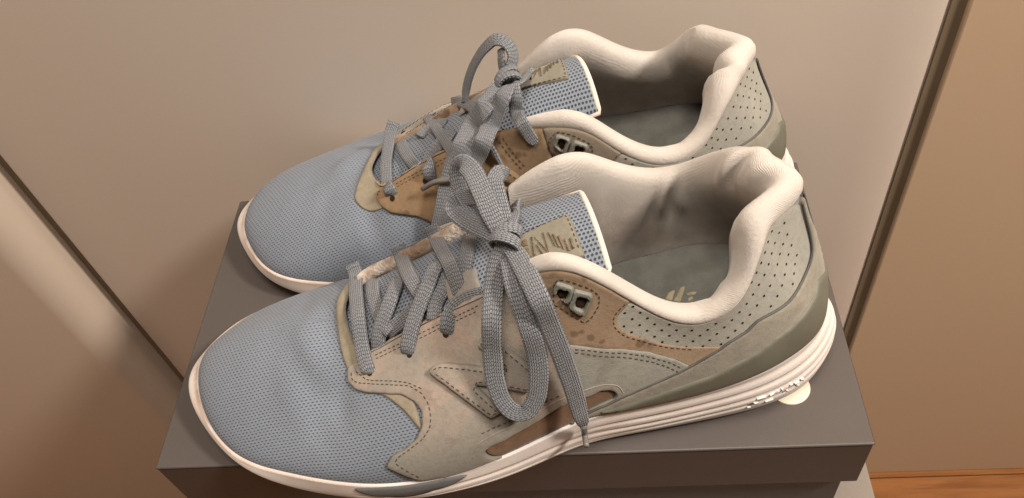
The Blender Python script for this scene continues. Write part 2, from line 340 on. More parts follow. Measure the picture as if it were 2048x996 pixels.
def inside(pts, poly):
    x, y = pts[:, 0][:, None], pts[:, 1][:, None]; a = poly; b = np.roll(poly, -1, 0)
    c = ((a[:, 1] > y) != (b[:, 1] > y)) & (x < (b[:, 0] - a[:, 0]) * (y - a[:, 1]) / (b[:, 1] - a[:, 1] + 1e-15) + a[:, 0])
    return c.sum(1) % 2 == 1
def bdist(pts, poly, closed=True):
    a = poly if closed else poly[:-1]; b = np.roll(poly, -1, 0) if closed else poly[1:]
    d = b - a; L = (d * d).sum(1) + 1e-18
    out = np.full(len(pts), 1e9)
    for k in range(0, len(pts), 2000):
        q = pts[k:k + 2000]
        t = np.clip(((q[:, None] - a) * d).sum(-1) / L, 0, 1)
        out[k:k + 2000] = np.sqrt((((a + t[..., None] * d) - q[:, None]) ** 2).sum(-1)).min(1)
    return out
def chaikin(P, it, closed=True):
    P = np.asarray(P, float)
    for _ in range(it):
        if closed:
            Q = np.roll(P, -1, 0); P = np.stack([P * .75 + Q * .25, P * .25 + Q * .75], 1).reshape(-1, 2)
        else:
            A = P[:-1] * .75 + P[1:] * .25; B = P[:-1] * .25 + P[1:] * .75
            P = np.concatenate([P[:1], np.stack([A, B], 1).reshape(-1, 2), P[-1:]])
    return P
def densify(P, step, closed=True):
    out = []; Q = np.roll(P, -1, 0) if closed else P[1:]
    for a, b in zip(P, Q):
        n = max(1, int(math.ceil(np.linalg.norm(b - a) / step)))
        for k in range(n): out.append(a + (b - a) * k / n)
    if not closed: out.append(P[-1])
    return np.array(out)
def soften(P, r):
    """round each corner of a closed outline with radius about r"""
    P = np.asarray(P, float); out = []
    for k in range(len(P)):
        a, b, c = P[k - 1], P[k], P[(k + 1) % len(P)]
        u = a - b; v = c - b; lu = np.linalg.norm(u) + 1e-12; lv = np.linalg.norm(v) + 1e-12
        A = b + u / lu * min(r, lu * .45); B = b + v / lv * min(r, lv * .45)
        for t in (0, .33, .67, 1): out.append((1 - t) ** 2 * A + 2 * t * (1 - t) * b + t * t * B)
    return np.array(out)
SC = np.array([0.38, 0.078])       # metres per unit of p and h, roughly

class Shoe:
    def __init__(self, name, loc, rz, mirror, FLt, FMt, km, TT=None):
        self.S0, self.rings = base_fn(FLt, FMt, km, TT); self.mir = mirror; self.skew = -0.25 if mirror else 0.20
        F = FLt + FMt; Fref = FL + FM
        self.B = narrow(SB, F, Fref); self.W = narrow(SW, F, Fref)
        self.root = empty(name, loc, rz)
        q = np.linspace(0, 2, 4001); f, c1, c2, t, n = self.rings(q)
        d = np.linalg.norm(np.diff(f, axis=0), axis=1) + np.linalg.norm(np.diff(t, axis=0), axis=1)
        self.cum = np.concatenate([[0], np.cumsum(d)]); self.q = q
    def ps(self, a, b, n):
        ca, cb = np.interp([a, b], self.q, self.cum); return np.interp(np.linspace(ca, cb, n), self.cum, self.q)
    def S(self, p, h):
        P = self.S0(p, h)
        return P
    def surf(self, p, h):
        p = np.asarray(p, float); h = np.asarray(h, float); e = 2e-3
        P = self.S0(p, h); a = self.S0(p + e, h) - self.S0(p - e, h); b = self.S0(p, np.clip(h + e, 0, 1)) - self.S0(p, np.clip(h - e, 0, 1))
        n = np.cross(a, b); n /= np.linalg.norm(n, axis=-1, keepdims=True) + 1e-15
        x, y, z = P[..., 0], P[..., 1], P[..., 2]; dd = 0
        for (cx, cy, am, rx, ry, an) in DENTS:
            u = (x - cx) * math.cos(an) + (y - cy) * math.sin(an); v = -(x - cx) * math.sin(an) + (y - cy) * math.cos(an)
            dd = dd + am * np.exp(-(u / rx) ** 2 - (v / ry) ** 2) * np.clip((z - 0.02) / 0.02, 0, 1)
        return P + n * (dd * np.ones_like(x))[..., None], n
    def add(self, name, V, F, mat, parent=None, **kw):
        V = np.array(V, float); F = [tuple(f) for f in F]
        if self.mir: V[:, 1] *= -1; F = [f[::-1] for f in F]
        return link(name, V, F, mat, parent or self.root, **kw)
    # -- a leather piece cut as a polygon on the surface, with rounded edges
    def panel(self, name, poly, th, mat, holes=(), base=0.0, edge=0.0011, sm=2, step=0.0022, parent=None, fn=None, sc=SC, label=None, sink=0.0005, rc=0):
        fn = fn or self.surf
        rnd = (lambda q: soften(np.array(q) * sc, rc)) if rc else (lambda q: chaikin(np.array(q) * sc, sm))
        loops = [densify(rnd(poly), 0.0016)] + [densify(rnd(h), 0.0016) for h in holes]
        P = loops[0]; lo = P.min(0); hi = P.max(0)
        gx, gy = np.meshgrid(np.arange(lo[0], hi[0], step), np.arange(lo[1], hi[1], step), indexing='ij')
        gx = gx + (np.arange(gx.shape[1]) % 2) * step * .5
        G = np.stack([gx.ravel(), gy.ravel()], 1)
        def ins(q):
            m = inside(q, loops[0])
            for l in loops[1:]: m &= ~inside(q, l)
            return m
        def bd(q): return np.min([bdist(q, l) for l in loops], axis=0)
        G = G[ins(G)]
        if len(G): G = G[bd(G) > edge * 1.4]
        rings_ = []
        for l in loops:
            t = np.roll(l, -1, 0) - np.roll(l, 1, 0); nn = np.stack([-t[:, 1], t[:, 0]], 1); nn /= np.linalg.norm(nn, axis=1, keepdims=True) + 1e-15
            for f in (0.3, 1.0):
                for s in (1, -1):
                    q = l + nn * s * edge * f; q = q[ins(q)]
                    if len(q): rings_.append(q[bd(q) > edge * f * 0.93])
        inner = np.concatenate([G] + rings_) if rings_ else G
        verts = []; edges = []
        for l in loops:
            b0 = len(verts); verts += [Vector(v) for v in l]; edges += [(b0 + k, b0 + (k + 1) % len(l)) for k in range(len(l))]
        verts += [Vector(v) for v in inner]
        vo, eo, fo, _, _, _ = delaunay_2d_cdt(verts, edges, [], 0, 1e-7)
        V2 = np.array([tuple(v) for v in vo]); Fc = np.array([f for f in fo if len(f) == 3])
        cen = V2[Fc].mean(1); Fc = Fc[ins(cen)]
        d = bd(V2); k = np.clip(d / edge, 0, 1); prof = np.sqrt(np.clip(1 - (1 - k) ** 2, 0, 1))
        P3, n = fn(V2[:, 0] / sc[0], V2[:, 1] / sc[1])
        off = base + th * prof - (1 - np.minimum(k * 4, 1)) * sink
        V = P3 + n * off[:, None]
        # orientation
        a = V[Fc[:, 1]] - V[Fc[:, 0]]; b = V[Fc[:, 2]] - V[Fc[:, 0]]; fl = (np.cross(a, b) * n[Fc[:, 0]]).sum(1) < 0
        Fc[fl] = Fc[fl][:, ::-1]
        return self.add(name, V, Fc, mat, parent, label=label, attr=np.clip(1 - d / 0.0009, 0, 1))  # rim mask for the painted crease shade and edge dirt
    def stitch(self, lines, off, mat, parent=None, pitch=0.0026, dash=0.0017, wid=0.0006, fn=None, sm=2, name='stitching'):
        fn = fn or self.surf; V = []; F = []
        for ln in lines:
            q = densify(chaikin(np.array(ln) * SC, sm, False), 0.0005, False); P3, n = fn(q[:, 0] / SC[0], q[:, 1] / SC[1])
            L = np.concatenate([[0], np.cumsum(np.linalg.norm(np.diff(P3, axis=0), axis=1))])
            s = 0.0008
            while s + dash < L[-1]:
                a = np.array([np.interp(s, L, P3[:, k]) for k in range(3)]); b = np.array([np.interp(s + dash, L, P3[:, k]) for k in range(3)])
                nn = np.array([np.interp(s + dash / 2, L, n[:, k]) for k in range(3)]); nn /= np.linalg.norm(nn); t = (b - a) / (np.linalg.norm(b - a) + 1e-12); w = np.cross(nn, t) * wid / 2
                i0 = len(V); top = nn * (off + 0.00022); lo = nn * (off - 0.0004)
                V += [a + lo + w, a + lo - w, b + lo - w, b + lo + w, a + top + w * .5 + t * .0002, a + top - w * .5 + t * .0002, b + top - w * .5 - t * .0002, b + top + w * .5 - t * .0002]
                F += [(i0 + 4, i0 + 5, i0 + 6, i0 + 7), (i0, i0 + 1, i0 + 5, i0 + 4), (i0 + 1, i0 + 2, i0 + 6, i0 + 5), (i0 + 2, i0 + 3, i0 + 7, i0 + 6), (i0 + 3, i0, i0 + 4, i0 + 7)]
                s += pitch
        return self.add(name, V, F, mat, parent, kind='stuff', smooth=False)
    def dots(self, name, pts, rad, off, mat, parent=None, fn=None):
        fn = fn or self.surf; V = []; F = []
        P3, n = fn(np.array([q[0] for q in pts]), np.array([q[1] for q in pts]))
        for c, nn in zip(P3, n):
            t = np.cross(nn, [0.3, 0.1, 1]); t /= np.linalg.norm(t); b = np.cross(nn, t); i0 = len(V)
            for k in range(8): V.append(c + nn * off + rad * (t * math.cos(k * math.pi / 4) + b * math.sin(k * math.pi / 4)))
            F.append(tuple(range(i0, i0 + 8)))
        return self.add(name, V, F, mat, parent, kind='stuff', smooth=False)
    # -- main bodies
    def upper(self):
        p = self.ps(0, 2, 441)[:-1]; h = np.linspace(0, 1, 50); A, B = np.meshgrid(p, h, indexing='ij'); P, n = self.surf(A, B)
        V = P.reshape(-1, 3); x, y, z = V.T
        zr = np.interp(x, [0, .02, .045, .065, .09, .14, .2], [.022, .034, .044, .050, .056, .076, .1])
        v = np.where(y < 0, y - 0.75 * np.maximum(0, zr - z), y + 0.75 * np.maximum(0, zr - z))
        v = v + 0.10 * x
        return self.add('mesh_upper', V, grid_faces(len(p), len(h), True), M['mesh'], uv=np.stack([x, v], 1))
    def sole_fn(self, p, w):
        p = np.asarray(p, float); w = np.asarray(w, float)
        f, c1, c2, t, n = self.rings(p); f = f / 1000
        Bq = pspline(self.B[:, 0], self.B[:, 1:], p) / 1000; Wq = pspline(self.W[:, 0], self.W[:, 1:], p) / 1000
        Bq = Bq + np.array([0, 0, 0.0022]); L = f + n * 0.0013 + np.array([0, 0, 0.0006])
        C = Wq * 2 - (Bq + L) / 2
        C[..., 2] = np.minimum(C[..., 2], L[..., 2])
        ww = w[..., None]
        P = (1 - ww) ** 2 * Bq + 2 * ww * (1 - ww) * C + ww * ww * L
        heel = np.clip(1 - (np.abs(p - 1) - 0.17) / 0.17, 0, 1); heel = heel * heel * (3 - 2 * heel)
        g = 0
        for wi, am in ((.42, 1.0), (.58, 1.0), (.74, 1.0), (.89, .7)): g = g + am * np.exp(-((w - wi - 0.10 * (1 - heel)) / .028) ** 2)
        g = g * 0.0011 * heel + 0.0009 * np.exp(-((w - .38) / .035) ** 2) * (1 - heel) + 0.0007 * np.exp(-((w - .68) / .05) ** 2) * np.clip((np.abs(p - 1) - .2) / .1, 0, 1) * np.clip((.62 - np.abs(p - 1)) / .1, 0, 1)
        self.groove = g
        return P - n * g[..., None], n
    def sole(self):
        p = self.ps(0, 2, 361)[:-1]; w = np.concatenate([np.linspace(0, 1, 60)]); A, B = np.meshgrid(p, w, indexing='ij'); P, n = self.sole_fn(A, B)
        f = self.rings(p)[0] / 1000; nn = self.rings(p)[4]
        e1 = f - nn * 0.0002 + [0, 0, .0010]; e2 = f - nn * 0.003 + [0, 0, -.001]
        b0 = P[:, 0] - nn * 0.006
        G = np.concatenate([b0[:, None], P, e1[:, None], e2[:, None]], 1); m = G.shape[1]
        V = G.reshape(-1, 3); F = [tuple(r) for r in grid_faces(len(p), m, True)]
        F.append(tuple(np.arange(len(p))[::-1] * m))
        wear_shade = np.zeros((len(p), m)); wear_shade[:, 1:61] = np.exp(-((w - 1) / .10) ** 2)[None] * np.exp(-((((p + 1) % 2) - 1) / .34) ** 2)[:, None] + 0.35 * np.exp(-(w / .10) ** 2)[None]
        wear_shade[:, 1:61] += np.clip(self.groove / .0011, 0, 1) * .45  # grooves tinted browner too
        wear_shade[:, 61:] = .5 * np.exp(-((((p + 1) % 2) - 1) / .34) ** 2)[:, None]
        s = self.add('midsole', V, F, M['sole'], attr=wear_shade.ravel())
        # outsole: dark rubber sheet and tread blocks under the foam
        p2 = self.ps(0, 2, 181)[:-1]; Bq = pspline(self.B[:, 0], self.B[:, 1:], p2) / 1000; nn = self.rings(p2)[4]
        tread = 0.0004 * np.sign(np.sin(p2 * 160))
        R = [Bq - nn * (0.0022 + tread)[:, None] + [0, 0, .0026], Bq - nn * (0.0022 + tread)[:, None] + [0, 0, .0001], Bq - nn * 0.006 + [0, 0, .0001]]
        G = np.stack(R, 1); V = G.reshape(-1, 3); F = [tuple(r[::-1]) for r in grid_faces(len(p2), 3, True)]
        F.append(tuple(np.arange(len(p2)) * 3 + 2))
        self.add('outsole', V, F, M['rubber'], smooth=False)
        return s
    def collar_geo(self, p, rows=16):
        f, c1, c2, t, n = self.rings(p); f = f / 1000; t = t / 1000
        a = np.interp(p, COLK[:, 0], COLK[:, 1])[:, None] / 1000; b = np.interp(p, COLK[:, 0], COLK[:, 2])[:, None] / 1000; up = np.array([0, 0, 1.0])
        prof = [(.06, -.45), (-.07, -.12), (-.13, .18), (-.10, .5), (.03, .78), (.24, .96), (.5, 1.0), (.74, .90), (.92, .62), (1.03, .2), (1.08, -.3)]
        R = [t - n * a * i + up * b * u for i, u in prof]
        zi = np.interp(f[:, 0], ZI[:, 0], ZI[:, 1])
        I = f - n * 0.0065; I[:, 2] = zi - 0.001
        P0 = R[-1]; c1 = P0 - up * 0.016 - n * 0.0015; c2 = I + up * 0.016 + n * 0.0015
        for k in np.linspace(0, 1, rows + 1)[1:]:
            R.append((1 - k) ** 3 * P0 + 3 * (1 - k) ** 2 * k * c1 + 3 * (1 - k) * k * k * c2 + k ** 3 * I)
        return np.stack(R, 1), I, n
    def collar(self):
        p = self.ps(.63, 1.37, 300); G, I, n = self.collar_geo(p); m = G.shape[1]
        # creases pressed into the padded lining
        s = np.concatenate([[0], np.cumsum(np.linalg.norm(np.diff(G[:, 6], axis=0), axis=1))])
        for (pc, jc, am, rs, rj) in CREASES:
            sc_ = np.interp(pc, p, s); g = am * np.exp(-((s[:, None] - sc_ - (np.arange(m)[None] - jc) * 0.0006) / rs) ** 2 - ((np.arange(m)[None] - jc) / rj) ** 2)
            G = G + n[:, None] * g[..., None]
        V = G.reshape(-1, 3); wear_shade = np.zeros((len(p), m)); wear_shade[:, 8:] = np.clip((np.arange(m - 8) - 2) / 7, 0, 1)[None]
        L = np.concatenate([[0], np.cumsum(np.linalg.norm(np.diff(G[150], axis=0), axis=1))])
        uv = np.stack(np.meshgrid(s, L, indexing='ij'), -1).reshape(-1, 2)
        F = grid_faces(len(p), m)
        return self.add('collar_lining', V, F[:, ::-1][:, :] if False else F, M['collar'], uv=uv, attr=wear_shade.ravel())
    def insole_fn(self, p, v):
        """p on the outer half 0..1, v across to the inner half"""
        def edge(q):
            f, c1, c2, t, n = self.rings(q); f = f / 1000; I = f - n * 0.0068; I[..., 2] = np.interp(f[..., 0], ZI[:, 0], ZI[:, 1]); return I
        A = edge(p); B = edge(2 - p); v = np.asarray(v)[..., None]
        P = A * (1 - v) + B * v; P[..., 2] -= 0.0030 * (1 - (2 * v[..., 0] - 1) ** 2)
        n = np.zeros_like(P); n[..., 2] = 1
        return P, n
    def insole(self):
        p = np.concatenate([np.linspace(.1, .9, 60), np.linspace(.905, .999, 40)]); v = np.linspace(0, 1, 25); A, B = np.meshgrid(p, v, indexing='ij'); P, n = self.insole_fn(A, B)
        return self.add('insole', P.reshape(-1, 3), grid_faces(len(p), len(v)), M['insole'])
    def tongue_fn(self, u, v):
        e = 1e-3; T_ = lambda a_, b_: TG(a_, b_, self.skew); P = T_(u, v); a = T_(np.asarray(u) + e, v) - T_(np.asarray(u) - e, v); b = T_(u, np.asarray(v) + e) - T_(u, np.asarray(v) - e)
        n = np.cross(a, b); n /= np.linalg.norm(n, axis=-1, keepdims=True) + 1e-15
        return P, np.where(n[..., 2:3] < 0, -n, n)
    def tongue(self):
        u = np.linspace(0.002, .999, 70); v = np.linspace(0.001, .999, 30); A, B = np.meshgrid(u, v, indexing='ij'); P, n = self.tongue_fn(A, B)
        Lo = P - n * 0.0045
        V = np.concatenate([P.reshape(-1, 3), Lo.reshape(-1, 3)]); F = [tuple(f) for f in grid_faces(70, 30)]; N = 70 * 30
        F += [tuple((f + N)[::-1]) for f in grid_faces(70, 30)]
        ring = [i * 30 for i in range(70)] + [69 * 30 + j for j in range(1, 30)] + [i * 30 + 29 for i in range(68, -1, -1)] + [j for j in range(28, 0, -1)]
        for k in range(len(ring)):
            a, b = ring[k], ring[(k + 1) % len(ring)]; F.append((a, a + N, b + N, b))
        uv = np.concatenate([P[..., :2].reshape(-1, 2) * [1.25, 1.0]] * 2)
        t = self.add('tongue', V, F, M['tongue'], uv=uv)
        # off-white binding along the top edge, running down both corners
        vv = np.linspace(0, 1, 40); path, nn = self.tongue_fn(np.full(40, 0.999), vv)
        lower = path[-1] + (path[-1] - self.tongue_fn(np.array([.9]), np.array([1.0]))[0][0]) * -0.8
        lowl = path[0] + (path[0] - self.tongue_fn(np.array([.9]), np.array([0.0]))[0][0]) * -0.8
        path = np.concatenate([lowl[None], path, lower[None]]); nn = np.concatenate([nn[:1], nn, nn[-1:]])
        self.tube('tongue_binding', path - nn * 0.0012, 0.0014, M['tape'], parent=t)
        return t
    def tube(self, name, path, rad, mat, parent=None, seg=10, flat=1.0, **kw):
        path = np.asarray(path, float); n = len(path); t = np.gradient(path, axis=0); t /= np.linalg.norm(t, axis=1, keepdims=True) + 1e-12
        ref = np.array([0.1, 0.2, 1.0]); V = []
        for k in range(n):
            a = np.cross(t[k], ref); a /= np.linalg.norm(a) + 1e-12; b = np.cross(a, t[k])
            r = rad[k] if hasattr(rad, '__len__') else rad
            for s in range(seg): V.append(path[k] + r * (a * math.cos(2 * math.pi * s / seg) + b * flat * math.sin(2 * math.pi * s / seg)))
        F = []
        for k in range(n - 1):
            for s in range(seg): F.append((k * seg + s, k * seg + (s + 1) % seg, (k + 1) * seg + (s + 1) % seg, (k + 1) * seg + s))
        F.append(tuple(range(seg))[::-1]); F.append(tuple((n - 1) * seg + s for s in range(seg)))
        return self.add(name, V, F, mat, parent, **kw)
    def edge_strip(self, a, b, name, mat, out=0.001, ragged=0.0008):
        p = self.ps(a, b, 120) if a < b else self.ps(b, a, 120); f, c1, c2, t, n = self.rings(p); t = t / 1000; up = np.array([0, 0, 1.0])
        P, nn = self.surf(p, np.ones_like(p))
        inw = np.stack([np.zeros_like(p), -np.sign(t[:, 1]), np.zeros_like(p)], 1)
        rnd = np.random.RandomState(4); j = lambda s: (np.convolve(rnd.randn(124), np.ones(5) / 5, 'valid') * s)[:, None]
        R = [P + nn * out, P + nn * out * .6 + inw * (.0012 + j(ragged)) + up * j(ragged * .6), P + inw * (.0028 + j(ragged)) - up * (.0016 + j(ragged)), P + inw * .0034 - up * .0045, P + inw * .002 - up * .008]
        G = np.stack(R, 1); F = grid_faces(len(p), len(R))
        V = G.reshape(-1, 3); o = self.add(name, V, F, mat)
        return o
    # -- a flat woven lace along a path: rows (x, y, z, nx, ny, nz, width)
    def lace(self, name, rows, parent=None, mat=None, thick=0.0015, label=None, n_per=0.0014, taper=False):
        R = np.array(rows, float); d = np.concatenate([[0], np.cumsum(np.linalg.norm(np.diff(R[:, :3], axis=0), axis=1))])
        K = max(8, int(d[-1] / n_per)); s = np.linspace(0, d[-1], K)
        Q = np.stack([hermite(d, R[:, k], s) for k in range(7)], 1)
        P = Q[:, :3]; t = np.gradient(P, axis=0); t /= np.linalg.norm(t, axis=1, keepdims=True) + 1e-12
        n = Q[:, 3:6]; n = n - t * (n * t).sum(1, keepdims=True); n /= np.linalg.norm(n, axis=1, keepdims=True) + 1e-12; b = np.cross(t, n)
        prof = [(-.5, 0), (-.47, .32), (-.38, .5), (-.19, .56), (0, .58), (.19, .56), (.38, .5), (.47, .32), (.5, 0), (.47, -.32), (.38, -.5), (0, -.5), (-.38, -.5), (-.47, -.32)]
        V = []; UV = []
        for k in range(K):
            w = Q[k, 6] * 0.9; th = thick
            if taper: th = thick * min(1.0, 0.5 + 4.0 * (K - 1 - k) / K)
            for (x, y) in prof: V.append(P[k] + b[k] * w * x + n[k] * th * y); UV.append((s[k], w * x))
        m = len(prof); F = []
        for k in range(K - 1):
            for j in range(m): F.append((k * m + j, k * m + (j + 1) % m, (k + 1) * m + (j + 1) % m, (k + 1) * m + j))
        F.append(tuple(range(m))[::-1]); F.append(tuple((K - 1) * m + j for j in range(m)))
        F = [f[::-1] for f in F]
        return self.add(name, V, F, mat or M['lace'], parent, uv=np.array(UV), label=label)

def hermite(d, y, s):
    """smooth interpolation through the keys (Catmull-Rom on uneven spacing)"""
    m = np.gradient(y, d) if len(d) > 2 else np.full(len(d), (y[-1] - y[0]) / (d[-1] - d[0]))
    i = np.clip(np.searchsorted(d, s, side='right') - 1, 0, len(d) - 2); h = d[i + 1] - d[i]; t = (s - d[i]) / h
    return (2 * t ** 3 - 3 * t ** 2 + 1) * y[i] + (t ** 3 - 2 * t ** 2 + t) * h * m[i] + (-2 * t ** 3 + 3 * t ** 2) * y[i + 1] + (t ** 3 - t ** 2) * h * m[i + 1]

CREASES = [(1.135, 14, 0.0032, 0.0035, 4.5), (1.148, 13, -0.0022, 0.003, 4), (1.120, 13, -0.0018, 0.004, 3), (1.160, 15, 0.0018, 0.003, 4), (1.024, 8, 0.0045, 0.003, 4.5), (1.038, 9, -0.0024, 0.004, 4), (1.012, 9, -0.0016, 0.003, 3.5), (.90, 9, 0.0010, 0.003, 3), (.915, 7, -0.0010, 0.003, 3), (1.25, 17, -0.0015, 0.006, 4)]

# ------------------------------------------------------------------ the place
W, D = 0.345, 0.182
YW = 0.222                                       # plane of the cabinet door
def prism(name, prof, z0, z1, mat, parent):
    n = len(prof); V = [(x, y, z) for z in (z0, z1) for x, y in prof]
    F = [(k, (k + 1) % n, n + (k + 1) % n, n + k) for k in range(n)] + [tuple(range(n))[::-1], tuple(range(n, 2 * n))]
    o = link(name, V, F, mat, parent)
    m = o.modifiers.new('split', 'EDGE_SPLIT'); m.split_angle = math.radians(35)
    return o
def setting():
    fl = box_mesh('floor', -2.2, -2.0, -0.60, 2.4, 0.6, -0.539, M['gap'], kind='structure')
    rnd = random.Random(3)
    y = -0.72; r = 0
    while y < 0.42:
        x = -2.2 + (r % 2) * 0.75
        while x < 1.9:
            L = 1.5
            box_mesh('floor_plank', x + .0004, y + .0004, -0.539, x + L - .0004, y + 0.0716, -0.529, M['wood'], fl, 0.0006, 1)
            x += L
        y += 0.072; r += 1
    w = box_mesh('wall', -2.2, YW + 0.055, -0.53, 2.4, YW + 0.12, 1.2, M['wall'], kind='structure')
    # cabinet door: white leaf between two vertical joints
    dr = empty('white_cabinet', (0.13, YW, -0.529)); tag(dr, 'large warm white cabinet door standing upright behind the shoes', 'door')
    X0, X1 = -0.1725 - .13, 0.4285 - .13
    prof = [(X0, .05), (X0, .0025)] + [(X0 + .0025 * (1 - math.cos(t)), .0025 * (1 - math.sin(t))) for t in (.4, .8, 1.2, 1.57)] + [(X1 - .034 + .034 * math.sin(t), .008 * (1 - math.cos(t))) for t in np.linspace(0, 1.45, 14)] + [(X1, .05)]
    prism('door_panel', prof, 0.0, 1.6, M['door'], dr)
    # left: set-back frame post, right: wall panel
    fr = empty('cabinet_post', (-0.4, YW, -0.529)); tag(fr, 'beige cabinet side post set back left of the white door', 'post')
    prism('post_face', [(-.20, .03), (-.20, -.024)] + [(.1885 + .025 * math.sin(t), .001 - .025 * math.cos(t)) for t in np.linspace(0, 1.57, 22)] + [(.2135, .03)], 0.0, 1.6, M['frame'], fr)
    box_mesh('joint_shade_strip', 0.2137, 0.010, 0.0, 0.2275, 0.030, 1.6, M['gap'], fr)  # added dark strip: the shadow band left of the door, as colour
    fr2 = empty('cabinet_stile', (-0.75, YW, -0.529)); tag(fr2, 'pale narrow cabinet stile at the lower left edge of the picture', 'stile')
    box_mesh('stile_face', -0.25, -0.03, 0.0, 0.149, 0.018, 1.6, M['frame'], fr2, 0.0015, 3)
    pn = empty('tan_cabinet', (0.9, YW, -0.529)); tag(pn, 'plain tan side panel right of the white door, reaching down to the floor', 'panel')
    box_mesh('side_panel', -0.4650, 0.0, 0.0, 0.8, 0.02, 1.6, M['wall'], pn, 0.0012, 2)
    box_mesh('joint_shade_strip', -0.4735, 0.0035, 0.0, -0.4650, 0.02, 1.6, M['gap'], pn)  # added dark strip: gap shade right of the door, as colour
    # shoebox: lid with folded rims over a slightly smaller body
    sb = empty('shoebox', (0, 0, -0.125)); tag(sb, 'dark grey cardboard shoebox with overhanging lid under the pair of shoes', 'shoebox')
    zt = 0.125; t = 0.0016; H = 0.040
    bm = bmesh.new()
    def lid_piece(x0, y0, z0, x1, y1, z1): 
        r = bmesh.ops.create_cube(bm, size=1.0)['verts']
        for v in r: v.co = Vector(((x0 + x1) / 2 + v.co.x * (x1 - x0), (y0 + y1) / 2 + v.co.y * (y1 - y0), (z0 + z1) / 2 + v.co.z * (z1 - z0)))
    lid = box_mesh('lid', 0, 0, zt - t, W, D, zt, M['box'], sb, 0.0010, 3)
    box_mesh('lid_rim', 0.0006, 0.0002, zt - H, W - .0006, t, zt - t - .0001, M['box'], lid, 0.0004, 1)
    box_mesh('lid_rim', 0.0006, D - t, zt - H, W - .0006, D - .0002, zt - t - .0001, M['box'], lid, 0.0004, 1)
    box_mesh('lid_rim', 0.0002, t + .0001, zt - H + .001, t, D - t - .0001, zt - t - .0001, M['box'], lid, 0.0004, 1)
    box_mesh('lid_rim', W - t, t + .0001, zt - H + .001, W - .0002, D - t - .0001, zt - t - .0001, M['box'], lid, 0.0004, 1)
    box_mesh('box_body', .005, .005, 0.0, W - .005, D - .005, zt - 2 * t, M['box'], sb, 0.0008, 2)
    # round cream seal lying on the lid under the front heel
    bm = bmesh.new(); bmesh.ops.create_cone(bm, cap_ends=True, segments=48, radius1=0.0100, radius2=0.0098, depth=0.0005)
    me = bpy.data.meshes.new('sticker'); bm.to_mesh(me); bm.free(); me.materials.append(M['sticker'])
    st = bpy.data.objects.new('sticker', me); COL.objects.link(st); st.parent = lid; st.location = (0.3125, 0.0315, zt + 0.0003); st['label'] = 'round cream seal sticker peeking from under the front heel'
    # bigger box underneath
    lb = empty('storage_box', (0.02, -0.03, -0.529)); tag(lb, 'light grey storage box on the floor carrying the dark shoebox', 'box')
    box_mesh('box_body', 0.004, 0.004, 0.0, 0.353, 0.206, 0.3645, M['box_in'], lb, 0.001, 2)
    ll = box_mesh('lid', 0, 0, 0.3647, 0.357, 0.21, 0.4038, M['box_in'], lb, 0.0012, 2)
setting()

